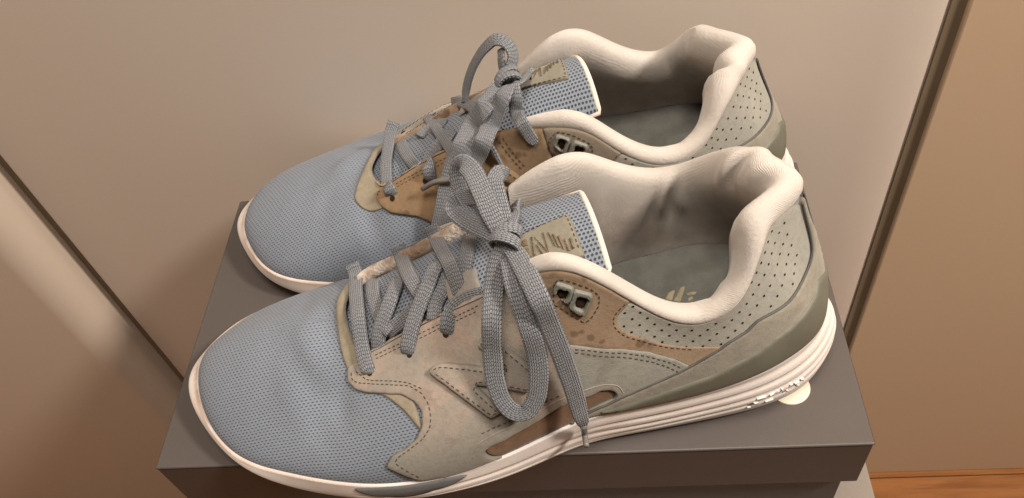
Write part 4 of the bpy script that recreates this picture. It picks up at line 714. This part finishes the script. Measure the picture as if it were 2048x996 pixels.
LACES = {'near':[['lace_strand',[[0.09874,0.024,0.04806,0.217,-0.538,0.815,0.008],[0.10128,0.00916,0.05953,-0.0565,-0.28725,0.9275,0.008],[0.10472,-0.00329,0.06209,-0.1465,-0.29625,0.93875,0.008],[0.10807,-0.0116,0.06142,-0.13825,-0.40475,0.90175,0.008],[0.11266,-0.01791,0.06115,-0.126,-0.478,0.87,0.008]]],['lace_strand',[[0.11565,0.00752,0.06689,-0.172,-0.169,0.97,0.008],[0.11449,-0.00052,0.06848,-0.16375,-0.26575,0.9475,0.008],[0.11149,-0.00829,0.06606,-0.15,-0.35475,0.921,0.008],[0.10786,-0.01437,0.06149,-0.13675,-0.41575,0.89875,0.008],[0.10525,-0.0204,0.05461,-0.13075,-0.453,0.8815,0.008],[0.10452,-0.0223,0.05013,-0.127,-0.507,0.853,0.008]]],['lace_strand',[[0.13308,-0.01167,0.07318,-0.202,-0.422,0.884,0.008],[0.12885,-0.01238,0.07103,-0.17575,-0.4375,0.88125,0.008],[0.1212,-0.01436,0.06654,-0.1495,-0.4505,0.8795,0.008],[0.11514,-0.01587,0.06256,-0.13275,-0.46325,0.87575,0.008],[0.11066,-0.01677,0.05895,-0.122,-0.477,0.87,0.008]]],['lace_strand',[[0.14122,-0.00247,0.07998,-0.228,-0.338,0.913,0.008],[0.13983,-0.00951,0.0785,-0.212,-0.41,0.887,0.008],[0.13569,-0.01477,0.07444,-0.191,-0.469,0.862,0.008],[0.13433,-0.02086,0.07076,-0.183,-0.56,0.808,0.008]]],['lace_strand',[[0.1514,0.01615,0.08231,-0.243,-0.101,0.965,0.008],[0.15137,0.00384,0.0865,-0.243,-0.239,0.94,0.008],[0.14995,-0.00474,0.08512,-0.228,-0.372,0.9,0.008],[0.1489,-0.01086,0.08216,-0.211,-0.443,0.872,0.008]]],['lace_strand',[[0.08847,0.027,0.057,0.24,-0.549,0.801,0.008],[0.08917,0.0255,0.05442,0.14975,-0.4425,0.84875,0.008],[0.09282,0.00922,0.05875,-0.03275,-0.2875,0.926,0.008],[0.0966,-0.00936,0.06116,-0.1305,-0.28825,0.94425,0.008],[0.09763,-0.01988,0.05499,-0.1195,-0.3775,0.9155,0.008],[0.09938,-0.0276,0.05086,-0.0995,-0.43775,0.891,0.008],[0.10065,-0.0307,0.04928,-0.1065,-0.445,0.88875,0.008],[0.10024,-0.03051,0.0451,-0.119,-0.428,0.896,0.008]]],['lace_strand',[[0.1135,0.028,0.06594,0.192,-0.567,0.801,0.008],[0.1141,0.0265,0.06387,0.101,-0.44225,0.848,0.008],[0.11845,0.01362,0.06852,-0.084,-0.247,0.9285,0.008],[0.12453,-0.00203,0.07573,-0.18375,-0.249,0.94475,0.008],[0.1291,-0.00981,0.075,-0.18625,-0.37175,0.90675,0.008],[0.13318,-0.01481,0.073,-0.176,-0.466,0.867,0.008]]],['lace_strand',[[0.13684,0.00914,0.0758,-0.234,-0.205,0.95,0.008],[0.13651,0.00167,0.08082,-0.22425,-0.25425,0.9385,0.008],[0.13254,-0.00822,0.07898,-0.19825,-0.34775,0.912,0.008],[0.12695,-0.01658,0.07264,-0.17075,-0.44725,0.87525,0.008],[0.12223,-0.02525,0.06507,-0.161,-0.496,0.85275,0.008],[0.1208,-0.02903,0.06065,-0.15925,-0.49125,0.85625,0.008],[0.12042,-0.0291,0.05589,-0.155,-0.48,0.864,0.008]]],['lace_strand',[[0.13226,0.028,0.07782,0.156,-0.586,0.795,0.008],[0.13298,0.0265,0.07514,0.05775,-0.469,0.83925,0.008],[0.13882,0.00959,0.08141,-0.13625,-0.288,0.91175,0.008],[0.14437,-0.00519,0.08581,-0.2295,-0.29325,0.92175,0.008],[0.14642,-0.01115,0.08292,-0.2175,-0.4075,0.8845,0.008],[0.14768,-0.0153,0.07962,-0.199,-0.485,0.852,0.008]]],['lace_strand',[[0.15706,-0.01943,0.08379,-0.187,-0.519,0.834,0.0075],[0.15088,-0.0189,0.08149,-0.1905,-0.5085,0.83975,0.0075],[0.14491,-0.02003,0.07812,-0.1945,-0.5215,0.82975,0.0075],[0.1415,-0.02389,0.07554,-0.192,-0.5565,0.80725,0.0075],[0.14032,-0.0276,0.07204,-0.17625,-0.56575,0.80525,0.0075],[0.13956,-0.02741,0.06684,-0.163,-0.549,0.82,0.0075]]],['knot_end',[[0.17188,0.027,0.10702,0.071,-0.629,0.774,0.007],[0.16943,0.024,0.11192,0.07775,-0.62925,0.77325,0.008],[0.16742,0.019,0.11331,0.082,-0.624,0.777,0.008],[0.16829,0.012,0.11067,0.08175,-0.612,0.7865,0.008],[0.16992,0.003,0.10777,0.07925,-0.59675,0.7985,0.008],[0.17078,-0.004,0.10548,0.077,-0.582,0.81,0.008]]],['knot_end',[[0.17632,0.02621,0.09054,0.058,-0.935,0.35,0.005],[0.17479,0.02208,0.09191,0.069,-0.941,0.332,0.005],[0.1745,-6e-05,0.10801,-0.198,-0.145,0.969,0.0055],[0.17255,-0.00918,0.11027,-0.227,-0.279,0.933,0.0055]]],['bow_loop',[[0.16876,-0.006,0.10619,0.083,-0.579,0.811,0.0075],[0.16556,0.001,0.11124,0.09125,-0.59775,0.79625,0.0095],[0.16175,0.012,0.11527,0.09975,-0.61675,0.78075,0.01],[0.15769,0.022,0.11712,0.108,-0.63125,0.768,0.01],[0.15428,0.027,0.11657,0.11575,-0.63625,0.7625,0.0095],[0.15043,0.03,0.10989,0.121,-0.6315,0.7655,0.009],[0.15072,0.025,0.10586,0.12,-0.62,0.775,0.0085],[0.15506,0.015,0.10311,0.111,-0.6045,0.7885,0.008],[0.16277,0.002,0.10361,0.096,-0.587,0.804,0.007]]],['bow_loop',[[0.16816,-0.007,0.10491,0.084,-0.576,0.813,0.0075],[0.16288,-0.002,0.10434,0.0975,-0.582,0.807,0.009],[0.15625,0.004,0.10294,0.1115,-0.58825,0.80075,0.009],[0.15062,0.01,0.10218,0.1235,-0.595,0.79425,0.009],[0.14725,0.015,0.10232,0.129,-0.60175,0.7885,0.0085],[0.14868,0.019,0.10229,0.12525,-0.607,0.785,0.0085],[0.15433,0.017,0.10552,0.1145,-0.6095,0.7845,0.008],[0.16116,0.01,0.11136,0.10175,-0.6075,0.78775,0.008],[0.16602,0.003,0.11144,0.09,-0.6,0.795,0.007]]],['bow_loop',[[0.17064,-0.01653,0.11203,-0.224,-0.339,0.914,0.007],[0.16749,-0.02021,0.10688,-0.218,-0.42075,0.8785,0.009],[0.16457,-0.02805,0.09938,-0.214,-0.52875,0.81225,0.0094],[0.1629,-0.03982,0.09372,-0.1925,-0.638,0.7365,0.0094],[0.16104,-0.04614,0.07811,-0.1155,-0.68275,0.71675,0.0094],[0.16076,-0.0526,0.06606,-0.02775,-0.69825,0.71275,0.009],[0.16278,-0.05702,0.05819,0.04,-0.73125,0.67825,0.0084],[0.16701,-0.05964,0.05375,0.09325,-0.76475,0.636,0.0084],[0.17168,-0.06,0.0541,0.11325,-0.7845,0.60925,0.0086],[0.17584,-0.058,0.05912,0.091,-0.788,0.608,0.009],[0.17868,-0.05443,0.06954,0.036,-0.78325,0.6185,0.0092],[0.17941,-0.05037,0.0812,-0.037,-0.7785,0.624,0.0094],[0.17808,-0.04674,0.09384,-0.1185,-0.7765,0.61625,0.0094],[0.17586,-0.03978,0.10191,-0.1125,-0.718,0.662,0.0094],[0.17326,-0.03,0.10622,-0.06475,-0.571,0.78825,0.0092],[0.17148,-0.02043,0.10815,-0.13975,-0.43225,0.87925,0.0075],[0.17079,-0.01532,0.10994,-0.225,-0.339,0.914,0.007]]],['lace_end',[[0.17231,-0.01667,0.11257,-0.217,-0.341,0.915,0.007],[0.17553,-0.022,0.11042,-0.00575,-0.5005,0.8515,0.009],[0.17978,-0.033,0.11073,0.01075,-0.61475,0.766,0.0096],[0.18344,-0.04332,0.10892,-0.0695,-0.747,0.6345,0.0096],[0.18617,-0.04665,0.09661,-0.057,-0.81375,0.57525,0.0096],[0.18872,-0.05006,0.08478,0.01575,-0.8135,0.57925,0.0094],[0.19064,-0.05277,0.0727,0.0705,-0.8185,0.569,0.0092],[0.1922,-0.05505,0.06205,0.10775,-0.831,0.54425,0.0088],[0.19354,-0.0576,0.05007,0.12825,-0.84525,0.5175,0.0082],[0.19457,-0.05988,0.04185,0.131,-0.8465,0.51525,0.0065],[0.19488,-0.05929,0.03523,0.122,-0.833,0.54,0.003]]]],'far':[['lace_strand',[[0.10332,-0.01303,0.05756,-0.167,0.17,0.971,0.0076],[0.10703,-0.00077,0.06259,-0.183,0.312,0.932,0.0076],[0.1112,0.00813,0.0639,-0.176,0.433,0.884,0.0076],[0.11806,0.02322,0.07154,-0.142,0.656,0.741,0.0076]]],['lace_strand',[[0.11571,-0.00623,0.06623,-0.19,0.234,0.954,0.0076],[0.11888,-0.00972,0.06661,-0.187,0.179,0.966,0.0076],[0.12546,-0.01039,0.06943,-0.203,0.17,0.964,0.0076],[0.13114,-0.00694,0.07281,-0.235,0.226,0.945,0.0076]]],['lace_strand',[[0.09923,-0.026,0.06131,0.188,0.668,0.72,0.0076],[0.09749,-0.023,0.059,0.10325,0.54475,0.7845,0.0076],[0.09677,-0.00735,0.05889,-0.06975,0.36225,0.89,0.0076],[0.0976,0.01101,0.06041,-0.15075,0.37625,0.906,0.0076],[0.09845,0.01925,0.05881,-0.1525,0.497,0.85025,0.0076],[0.1016,0.02855,0.06311,-0.162,0.57275,0.8005,0.0076],[0.1023,0.02891,0.06039,-0.15,0.60975,0.7775,0.0076],[0.10225,0.02771,0.05723,-0.13,0.621,0.773,0.0076]]],['lace_strand',[[0.13576,0.00417,0.07689,-0.242,0.409,0.88,0.0076],[0.13324,0.00846,0.07662,-0.221,0.4305,0.875,0.0076],[0.12794,0.01188,0.07421,-0.19925,0.46275,0.863,0.0076],[0.12339,0.01624,0.07008,-0.17475,0.53725,0.81975,0.0076],[0.12478,0.02867,0.07636,-0.1525,0.62825,0.75875,0.0076],[0.12477,0.0306,0.07332,-0.13825,0.673,0.72625,0.0076],[0.12491,0.03099,0.0701,-0.1255,0.6865,0.71575,0.0076],[0.12469,0.02979,0.06673,-0.11,0.699,0.707,0.0076]]],['lace_strand',[[0.11803,-0.027,0.06156,0.153,0.674,0.723,0.0065],[0.12108,-0.02,0.06365,0.0585,0.57475,0.77775,0.0065],[0.12837,0.00205,0.07598,-0.12475,0.4245,0.8645,0.0065],[0.13283,0.01236,0.07784,-0.201,0.46875,0.8455,0.0065],[0.13772,0.0265,0.08357,-0.159,0.674,0.722,0.0065]]],['lace_strand',[[0.134,-0.027,0.06991,0.125,0.686,0.717,0.0065],[0.13665,-0.025,0.07195,0.1195,0.6865,0.7175,0.0065],[0.14228,-0.014,0.07911,0.02025,0.5765,0.77175,0.0065],[0.14851,0.00079,0.08784,-0.16675,0.401,0.86325,0.0065],[0.15203,0.0074,0.08842,-0.25,0.424,0.87,0.0065]]],['lace_strand',[[0.18105,-0.01903,0.09145,0.13,0.978,0.163,0.0055],[0.17836,-0.00761,0.09828,-0.181,0.077,0.98,0.0055],[0.17614,0.00529,0.10575,-0.221,0.193,0.956,0.0055],[0.17334,0.01026,0.10769,-0.229,0.251,0.941,0.005]]],['lace_strand',[[0.15777,0.03008,0.08889,-0.133,0.782,0.609,0.003],[0.15982,0.03368,0.08602,-0.096,0.824,0.559,0.003],[0.16153,0.03543,0.0807,-0.048,0.856,0.515,0.0025],[0.16353,0.03596,0.07334,0.002,0.883,0.469,0.0025]]],['lace_end',[[0.16587,-0.00011,0.10029,0.278,0.961,-0.001,0.00748],[0.16257,0.01184,0.10552,-0.12775,0.40575,0.7005,0.01035],[0.15706,0.02047,0.1042,-0.25325,0.33675,0.8985,0.01208],[0.15014,0.02119,0.09429,-0.22125,0.508,0.8185,0.01265],[0.1454,0.0327,0.09239,-0.169,0.654,0.727,0.01265],[0.13987,0.03585,0.08274,-0.11275,0.72675,0.676,0.01265],[0.13532,0.04039,0.07329,-0.04375,0.77375,0.62525,0.01208],[0.13096,0.04597,0.06235,0.0435,0.8335,0.5415,0.0115],[0.12654,0.04917,0.05056,0.125,0.881,0.455,0.0115]]],['lace_end',[[0.16932,0.01235,0.10871,-0.254,0.216,0.943,0.00748],[0.16734,0.02183,0.11071,-0.255,0.34975,0.89625,0.00977],[0.16328,0.02387,0.10377,-0.23475,0.46375,0.8505,0.01092],[0.15897,0.02656,0.09724,-0.20025,0.5885,0.77075,0.01092],[0.15589,0.03656,0.09715,-0.1545,0.71475,0.671,0.01035],[0.15163,0.03695,0.08827,-0.09975,0.773,0.62475,0.00977],[0.14621,0.03942,0.08025,-0.044,0.789,0.612,0.0092]]],['lace_end',[[0.17192,0.0132,0.11027,-0.247,0.21,0.946,0.0069],[0.17237,0.01911,0.10684,-0.21825,0.424,0.86525,0.00805],[0.17224,0.02098,0.10005,-0.198,0.578,0.78475,0.00805],[0.17471,0.03302,0.10275,-0.1945,0.70075,0.66825,0.00748],[0.17731,0.03436,0.09666,-0.1715,0.82075,0.5255,0.0069],[0.17924,0.03554,0.09267,-0.1335,0.88125,0.452,0.00575],[0.18023,0.0362,0.09088,-0.102,0.892,0.44,0.00253]]],['bow_loop',[[0.16815,-0.002,0.10224,0.3,0.9,0.3,0.0065],[0.17119,-0.004,0.1083,0.5,0.8,0.2,0.0075],[0.17242,-0.007,0.11191,0.7,0.7,0.2,0.008],[0.17028,-0.011,0.11611,0.5,0.4,0.75,0.008],[0.16545,-0.014,0.11695,0,0.4,0.9,0.008],[0.15894,-0.016,0.11184,-0.55,0.3,0.75,0.008],[0.15251,-0.017,0.10329,-0.75,0.3,0.55,0.008],[0.14727,-0.017,0.09341,-0.85,0.4,0.3,0.008],[0.14398,-0.015,0.08452,-0.85,0.5,0.2,0.008],[0.14319,-0.012,0.08102,-0.8,0.5,0.2,0.008]]],['bow_loop',[[0.16673,-0.003,0.10288,-0.5,0.8,0.2,0.005],[0.16645,-0.005,0.10817,-0.6,0.7,0.2,0.0055],[0.1664,-0.008,0.11137,-0.7,0.7,0.2,0.006],[0.16683,-0.012,0.11254,-0.6,0.5,0.6,0.006]]]],'near_knot':[0.1713,-0.01414,0.11221,-0.425,0.006,0.905],'far_knot':[0.16902313274856814,0.0040000000000000036,0.10568141044088325,-0.42,0,0.9],'near_aglet':[[0.1948,-0.05942,0.03778],[0.19483,-0.05842,0.02558],[0.19511,-0.0635,0.02558]],'far_aglet':[[0.14464,0.04137,0.08243],[0.14087,0.04165,0.08048],[0.13711,0.04123,0.07883],[0.12835,0.03862,0.07527],[0.12068,0.03662,0.06924]]}
FAR = {
  'label': [(0.73,0.505),(0.92,0.635),(0.935,0.165),(0.8175,0.05),(0.74,0.18)],
  'label_stitch': [(0.7475,0.515),(0.9125,0.6),(0.915,0.545),(0.925,0.205)],
  'mark0': [(0.7525,0.365),(0.7775,0.345),(0.7825,0.26),(0.7575,0.265)],
  'mark1': [(0.7475,0.44),(0.7725,0.445),(0.775,0.375),(0.75,0.37)],
  'mark2': [(0.7875,0.455),(0.795,0.445),(0.795,0.27),(0.785,0.26)],
  'mark3': [(0.7925,0.46),(0.8025,0.435),(0.84,0.255),(0.83,0.26)],
  'mark4': [(0.825,0.48),(0.8325,0.465),(0.84,0.255),(0.8325,0.255)],
  'mark5': [(0.84,0.465),(0.8475,0.45),(0.865,0.29),(0.855,0.305)],
  'mark6': [(0.8525,0.44),(0.8625,0.42),(0.8775,0.27),(0.865,0.285)],
  'mark7': [(0.8675,0.41),(0.8775,0.39),(0.8875,0.245),(0.8775,0.26)],
  'mark8': [(0.885,0.365),(0.8925,0.35),(0.9,0.23),(0.89,0.235)],
  'mark9': [(0.9025,0.345),(0.9125,0.335),(0.915,0.25),(0.905,0.235)],
  'mark10': [(0.7975,0.37),(0.805,0.365),(0.8225,0.265),(0.8125,0.255)],
  'keeper': [(0.455,0.355),(0.58,0.34),(0.595,0.07),(0.47,0.1)],
  'print0': [(0.839,0.61),(0.844,0.665),(0.851,0.665),(0.846,0.585)],
  'print1': [(0.847,0.58),(0.856,0.675),(0.862,0.675),(0.854,0.555)],
  'print2': [(0.86,0.615),(0.872,0.61),(0.87,0.585),(0.861,0.595)],
  'print3': [(0.861,0.565),(0.867,0.58),(0.868,0.56),(0.862,0.54)],
  'sole_mark0': [(0.9063,0.5628),(0.9148,0.5578),(0.9153,0.5276),(0.9068,0.5377)],
  'sole_mark1': [(0.9178,0.5477),(0.9263,0.5578),(0.9273,0.5427),(0.9183,0.5276)],
  'sole_mark2': [(0.9148,0.397),(0.9223,0.397),(0.9228,0.3719),(0.9148,0.3769)],
  'sole_mark3': [(0.9028,0.5176),(0.9088,0.4422),(0.9098,0.392),(0.9048,0.402)],
  'sole_mark4': [(0.9283,0.5628),(0.9298,0.5578),(0.9308,0.5176),(0.9293,0.5226)],
  'sole_mark5': [(0.9333,0.4573),(0.9353,0.4724),(0.9378,0.397),(0.9353,0.397)],
  'sole_mark6': [(0.9363,0.5528),(0.9388,0.5628),(0.9398,0.5427),(0.9373,0.5226)],
  'sole_mark7': [(0.9404,0.5427),(0.9454,0.5377),(0.9459,0.5126),(0.9419,0.5025)],
  'sole_mark8': [(0.9464,0.5377),(0.9494,0.5427),(0.9499,0.5176),(0.9504,0.4221)],
  'sole_mark9': [(0.9434,0.4472),(0.9474,0.402),(0.9474,0.3869),(0.9449,0.392)],
  'sole_mark10': [(0.8982,0.397),(0.9018,0.392),(0.9018,0.3769),(0.8982,0.3819)],
}

# ------------------------------------------------------------------ the two shoes
def flip(poly): return [(2 - a, b) for a, b in poly]
def rad_at(pts, idx): return pts
def inset(poly, d):
    P = densify(chaikin(np.array(poly) * SC, 1), .0008); c = np.roll(P, -1, 0) - np.roll(P, 1, 0); n = np.stack([-c[:, 1], c[:, 0]], 1); n /= np.linalg.norm(n, axis=1, keepdims=True) + 1e-12
    A = P + n * d; B = P - n * d; Q = A if inside(A, P).sum() > inside(B, P).sum() else B
    Q = Q[inside(Q, P)]; Q = Q[bdist(Q, P) > d * .93]
    return [tuple(q) for q in np.concatenate([Q, Q[:1]]) / SC]
STRAP_TOP = [(.957, .525), (.9735, .503), (.9857, .49), (.993, .54), (.996, .64), (.9975, .78), (.998, .95)]

def knot(sh, c, n, parent):
    """a tight flat-lace knot: two wraps round the bow's waist and a core"""
    c = np.array(c); n = np.array(n, float); n /= np.linalg.norm(n)
    ax = np.array([0.30, 0.95, 0.0]); ax = ax - n * (ax @ n); ax /= np.linalg.norm(ax); b = np.cross(n, ax)
    for k, (sh_, tilt, r) in enumerate(((-.0016, .22, 1.0), (.0022, -.18, .92))):
        rows = []
        for q in np.linspace(-.1, 1.06, 20):
            th = 2 * math.pi * q; d = b * math.cos(th) * .0062 * r + n * math.sin(th) * .0045 * r
            P = c + d + ax * (sh_ + tilt * .006 * math.cos(th)); nn = b * math.cos(th) * .7 + n * math.sin(th)
            rows.append((*P, *nn, .0056))
        sh.lace('knot_wrap', rows, parent, thick=.0017, n_per=.0008)

def build(name, loc, rz, mir, FLt, FMt, km, label, Z, key, TT=None):
    sh = Shoe(name, loc, rz, mir, FLt, FMt, km, TT); tag(sh.root, label, 'sneaker', 'pair of used running shoes on the shoebox')
    mid = sh.sole(); up = sh.upper(); sh.collar(); ins = sh.insole(); tg = sh.tongue()
    NR = NEAR
    sh.panel('throat_reinforcement', [(a - 2 if a > 1.3 else a, b) for a, b in NR['under'][:11]] + [(.50, .36), (.46, .6), (.40, .9), (.33, 1.0), (.25, 1.0), (.15, 1.0), (.05, 1.0), (-.05, 1.0), (-.15, 1.0), (-.25, 1.0), (-.33, 1.0), (-.36, .7)], .0007, M['suede_pale'], base=.0001)
    for f, side in ((lambda q: q, 'out'), (flip, 'in')):
        own = (lambda k: NR['far_' + k]) if (mir and side == 'in') else (lambda k: f(NR[k]))
        sd = Z['side'] if side == 'out' else Z['side_in']
        st = M['stitch']
        pf = sh.panel('perforated_quarter', f([q for q in NR['perf'] if q[0] < .89] + [(.90, .40), (.92, .41), (.945, .42), (.965, .40), (.985, .38), (.9968, .42), (.9985, .8), (.9985, 1.0), (.98, 1.0), (.93, 1.0), (.86, 1.0)]), .0009, M['perf'], base=.0001)
        pts = []
        poly = np.array([q for q in NR['strap'] if .905 < q[0] < .935] + [(.9857, .49), (.993, .56), (.996, .7), (.997, 1.0), (.98, 1.0), (.93, 1.0), (.86, 1.0)] + [q for q in NR['perf'] if q[0] < .90]) * SC
        pp = sh.ps(.77, .9990, 300); hq = np.linspace(.2, 1, 90); Pg = sh.S0(pp[:, None] + 0 * hq[None], hq[None] + 0 * pp[:, None])
        sa = np.concatenate([[0], np.cumsum(np.linalg.norm(np.diff(Pg[:, 60, :2], axis=0), axis=1))]); zz = Pg[..., 2]; ca, si = math.cos(.66), math.sin(.66)
        for ia in range(-30, 40):
            for ib in range(-30, 40):
                a_, b_ = ia * .0047, ib * .0047; sx = a_ * ca - b_ * si; z_ = .07 + a_ * si + b_ * ca
                if 0 < sx < sa[-1] and .03 < z_ < .115:
                    k_ = min(len(pp) - 1, int(np.searchsorted(sa, sx))); pts.append((np.interp(sx, sa, pp), np.interp(z_, zz[k_], hq)))
        q = np.array(pts) * SC; ok = inside(q, poly); ok[ok] &= bdist(q[ok], poly) > .0022
        pts = np.array(pts)[ok]
        sh.dots('perforations', f([tuple(x) for x in pts]), .00062, .00108, M['hole'], pf)
        tn = sh.panel('ankle_panel', f(NR['tan']), .0011, Z['tan'] if side == 'out' else Z['tan_in'], base=.0002)
        sh.stitch([f(NR['st_perf'])], .0013, st, tn)
        qt = sh.panel('rear_quarter', f(NR['quarter']), .0013, M['suede_grey'], holes=[f(NR['window'])], base=.0003)
        sh.stitch([f(NR['st_q1']), f(NR['st_q2'])], .0016, st, qt)
        sp = sh.panel('side_panel', own('side'), .0014, sd, holes=[f(NR['window'])], base=.0002)
        sh.stitch(([] if mir and side == 'in' else [f(NR['st_side1']), f(NR['st_side2'])]) + [f(NR['st_eyestay1']), f(NR['st_eyestay2']), f(NR['st_win'])], .0016, Z['stitch'] if side == 'in' else st, sp)
        sh.dots('eyelet_hole', f([(a - .004, b + .012) for a, b in NR['holes']]), .0017, .0017, M['hole'], sp)
        if mir and side == 'in':
            sh.stitch([NR['far_F_seam'], NR['far_F_seam2'], inset(NR['far_side'], .0030)[:46]], .0017, st, sp)
        wn = sh.panel('window_inset', f(NR['window']), .0005, M['suede_brown'], base=-.0001)
        tr = chaikin(np.array(f(NR['trim'])) * SC, 2, False) / SC; P3, nn = sh.surf(tr[:, 0], tr[:, 1]); sh.tube('window_piping', P3 + nn * .0012, .0006, M['suede_side'], parent=wn, flat=.8)
        lg = sh.panel('logo_patch', f(NR['logo']), .0024, sd, edge=.0008, base=.0013, sm=1)
        sh.stitch([f(inset(NR['logo'], .0018))], .0037, st, lg, sm=0)
        ep = None
        for nm in ('eyeL', 'eyeR'):
            ep_ = sh.panel('eyelet_frame', own(nm), .0019, M['plastic_grey'], holes=[own(nm + 'h')], base=.0010, edge=.0004, sm=1, step=.0007)
            sh.panel('eyelet_hole', own(nm + 'h'), .0002, M['hole'], base=.0014, sm=1, step=.0012, parent=ep_)
        sh.stitch([own('st_eye') + own('st_eye')[:1]], .0014, st, tn)
        bp = [(.385, 1.0), (.41, .80), (.44, .66), (.475, .60), (.51, .63), (.54, .78), (.563, 1.0)]
        sh.panel('bumper', f(bp), .0006, M['bumper'], base=.0002, fn=sh.sole_fn, sc=np.array([.38, .018]))
    # heel: strap and plastic clip wrap round the back
    up_l = [q for q in NR['strap'] if q[0] < .935] + STRAP_TOP
    strap = up_l + flip(up_l)[::-1] + [(1.2, 0.0), (1.1, 0.0), (1.0, 0.0), (.9, 0.0), (.8, 0.0)]
    hs = sh.panel('heel_strap', strap, .0015, M['suede_strap'], base=.0006, step=.0026)
    tl = [q for q in NR['straplow'] if q[0] < .99] + [(1.0, .26)]
    tp = [(.765, 0.0)] + tl[1:] + flip(tl[1:-1])[::-1] + [(1.235, 0.0), (1.1, 0.0), (1.0, 0.0), (.9, 0.0)]
    sh.panel('heel_clip', tp, .0016, M['tpu'], base=.0016, edge=.0024, step=.0026)
    tl_ = chaikin(np.array(up_l[1:]) * SC, 2, False) / SC
    for g in (lambda q: q, flip):
        r_ = np.array(g([tuple(x) for x in tl_])); P3, nn = sh.surf(r_[:, 0], r_[:, 1]); sh.tube('strap_piping', P3 + nn * .0016, .00058, M['piping'], parent=hs)
    # raised broken marks on the heel of the sole
    for k in range(11):
        sh.panel('sole_mark', FAR['sole_mark%d' % k], .0009, M['sole_mark'], base=.0002, edge=.0005, fn=sh.sole_fn, sc=np.array([.38, .034]), rc=.0003, step=.001, parent=mid)
    # torn foam along the inner lace edge
    sh.edge_strip(1.40, 1.86, 'eyestay_edge', M[Z['edge_in']], .0016); sh.edge_strip(.14, .60, 'eyestay_edge', M[Z['edge_out']], .0016)
    # tongue: stitched rubber label with a raised print, and the webbing lace keeper
    def tfn(u, v): return sh.tongue_fn(u, v)
    tsc = np.array([.135, .045])
    lb = sh.panel('tongue_label', FAR['label'], .0012, M['label'], base=.0002, fn=tfn, sc=tsc, rc=.0008)
    sh.stitch([[(a * tsc[0] / SC[0], b * tsc[1] / SC[1]) for a, b in FAR['label_stitch']]], .0014, M['stitch'], lb, fn=lambda a, b: tfn(a * SC[0] / tsc[0], b * SC[1] / tsc[1]), sm=0)
    for k in range(11): sh.panel('label_print', FAR['mark%d' % k], .0009, M['label_print'], base=.0012, edge=.0004, fn=tfn, sc=tsc, rc=.0002, step=.001, parent=lb)
    sh.panel('lace_keeper', FAR['keeper'], .0009, M['webbing'], base=.0016, fn=tfn, sc=tsc, rc=.001)
    for k in range(4): sh.panel('insole_print', FAR['print%d' % k], .0002, M['insole_print'], base=.0003, edge=.0005, fn=sh.insole_fn, sc=np.array([.3, .06]), sm=0, step=.001, parent=ins)
    # shoelace
    kn = LACES[key + '_knot']
    lc = sh.lace('shoelace', [(*(np.array(kn[:3]) + np.array([dx, dy, dz]) * .001), -.4, 0, .9, .006) for dx, dy, dz in ((-3, -3, -3), (0, 0, -1.5), (3, 3, -3))])
    knot(sh, kn[:3], kn[3:6], lc)
    for nm, rows in LACES[key]:
        sh.lace(nm, rows, lc, taper=nm == 'lace_end')
    ag = np.array(LACES[key + '_aglet'])[:, :3]
    if key == 'far': ag = ag  # already in the unmirrored frame
    d = np.concatenate([[0], np.cumsum(np.linalg.norm(np.diff(ag, axis=0), axis=1))]); s = np.linspace(0, d[-1], 16)
    path = np.stack([hermite(d, ag[:, k], s) for k in range(3)], 1)
    sh.tube('aglet', path, np.interp(s / d[-1], [0, .2, 1], [.0019, .0016, .0013]), M['aglet'], lc)
    return sh

ZN = dict(side=M['suede_side'], side_in=M['suede_side'], tan=M['suede_tan'], tan_in=M['suede_tan'], stitch=M['stitch'], edge_in='foam', edge_out='suede_side')
ZF = dict(side=M['suede_side'], side_in=M['suede_far'], tan=M['suede_tan'], tan_in=M['suede_ankle'], stitch=M['stitch'], edge_in='suede_far', edge_out='suede_tan')
near = build('sneaker', (0.018, 0.0463, 0), 0.04292, False, FL, FMN, .45, 'front shoe of the pair, beige N patch outward, long lace bow hanging over its side', ZN, 'near')
far = build('sneaker', (0.018, 0.145, 0), 0.037483, True, FLF, FM, 1.0, 'rear shoe of the pair, between the front shoe and the white cabinet door', ZF, 'far', TLF + TMF)
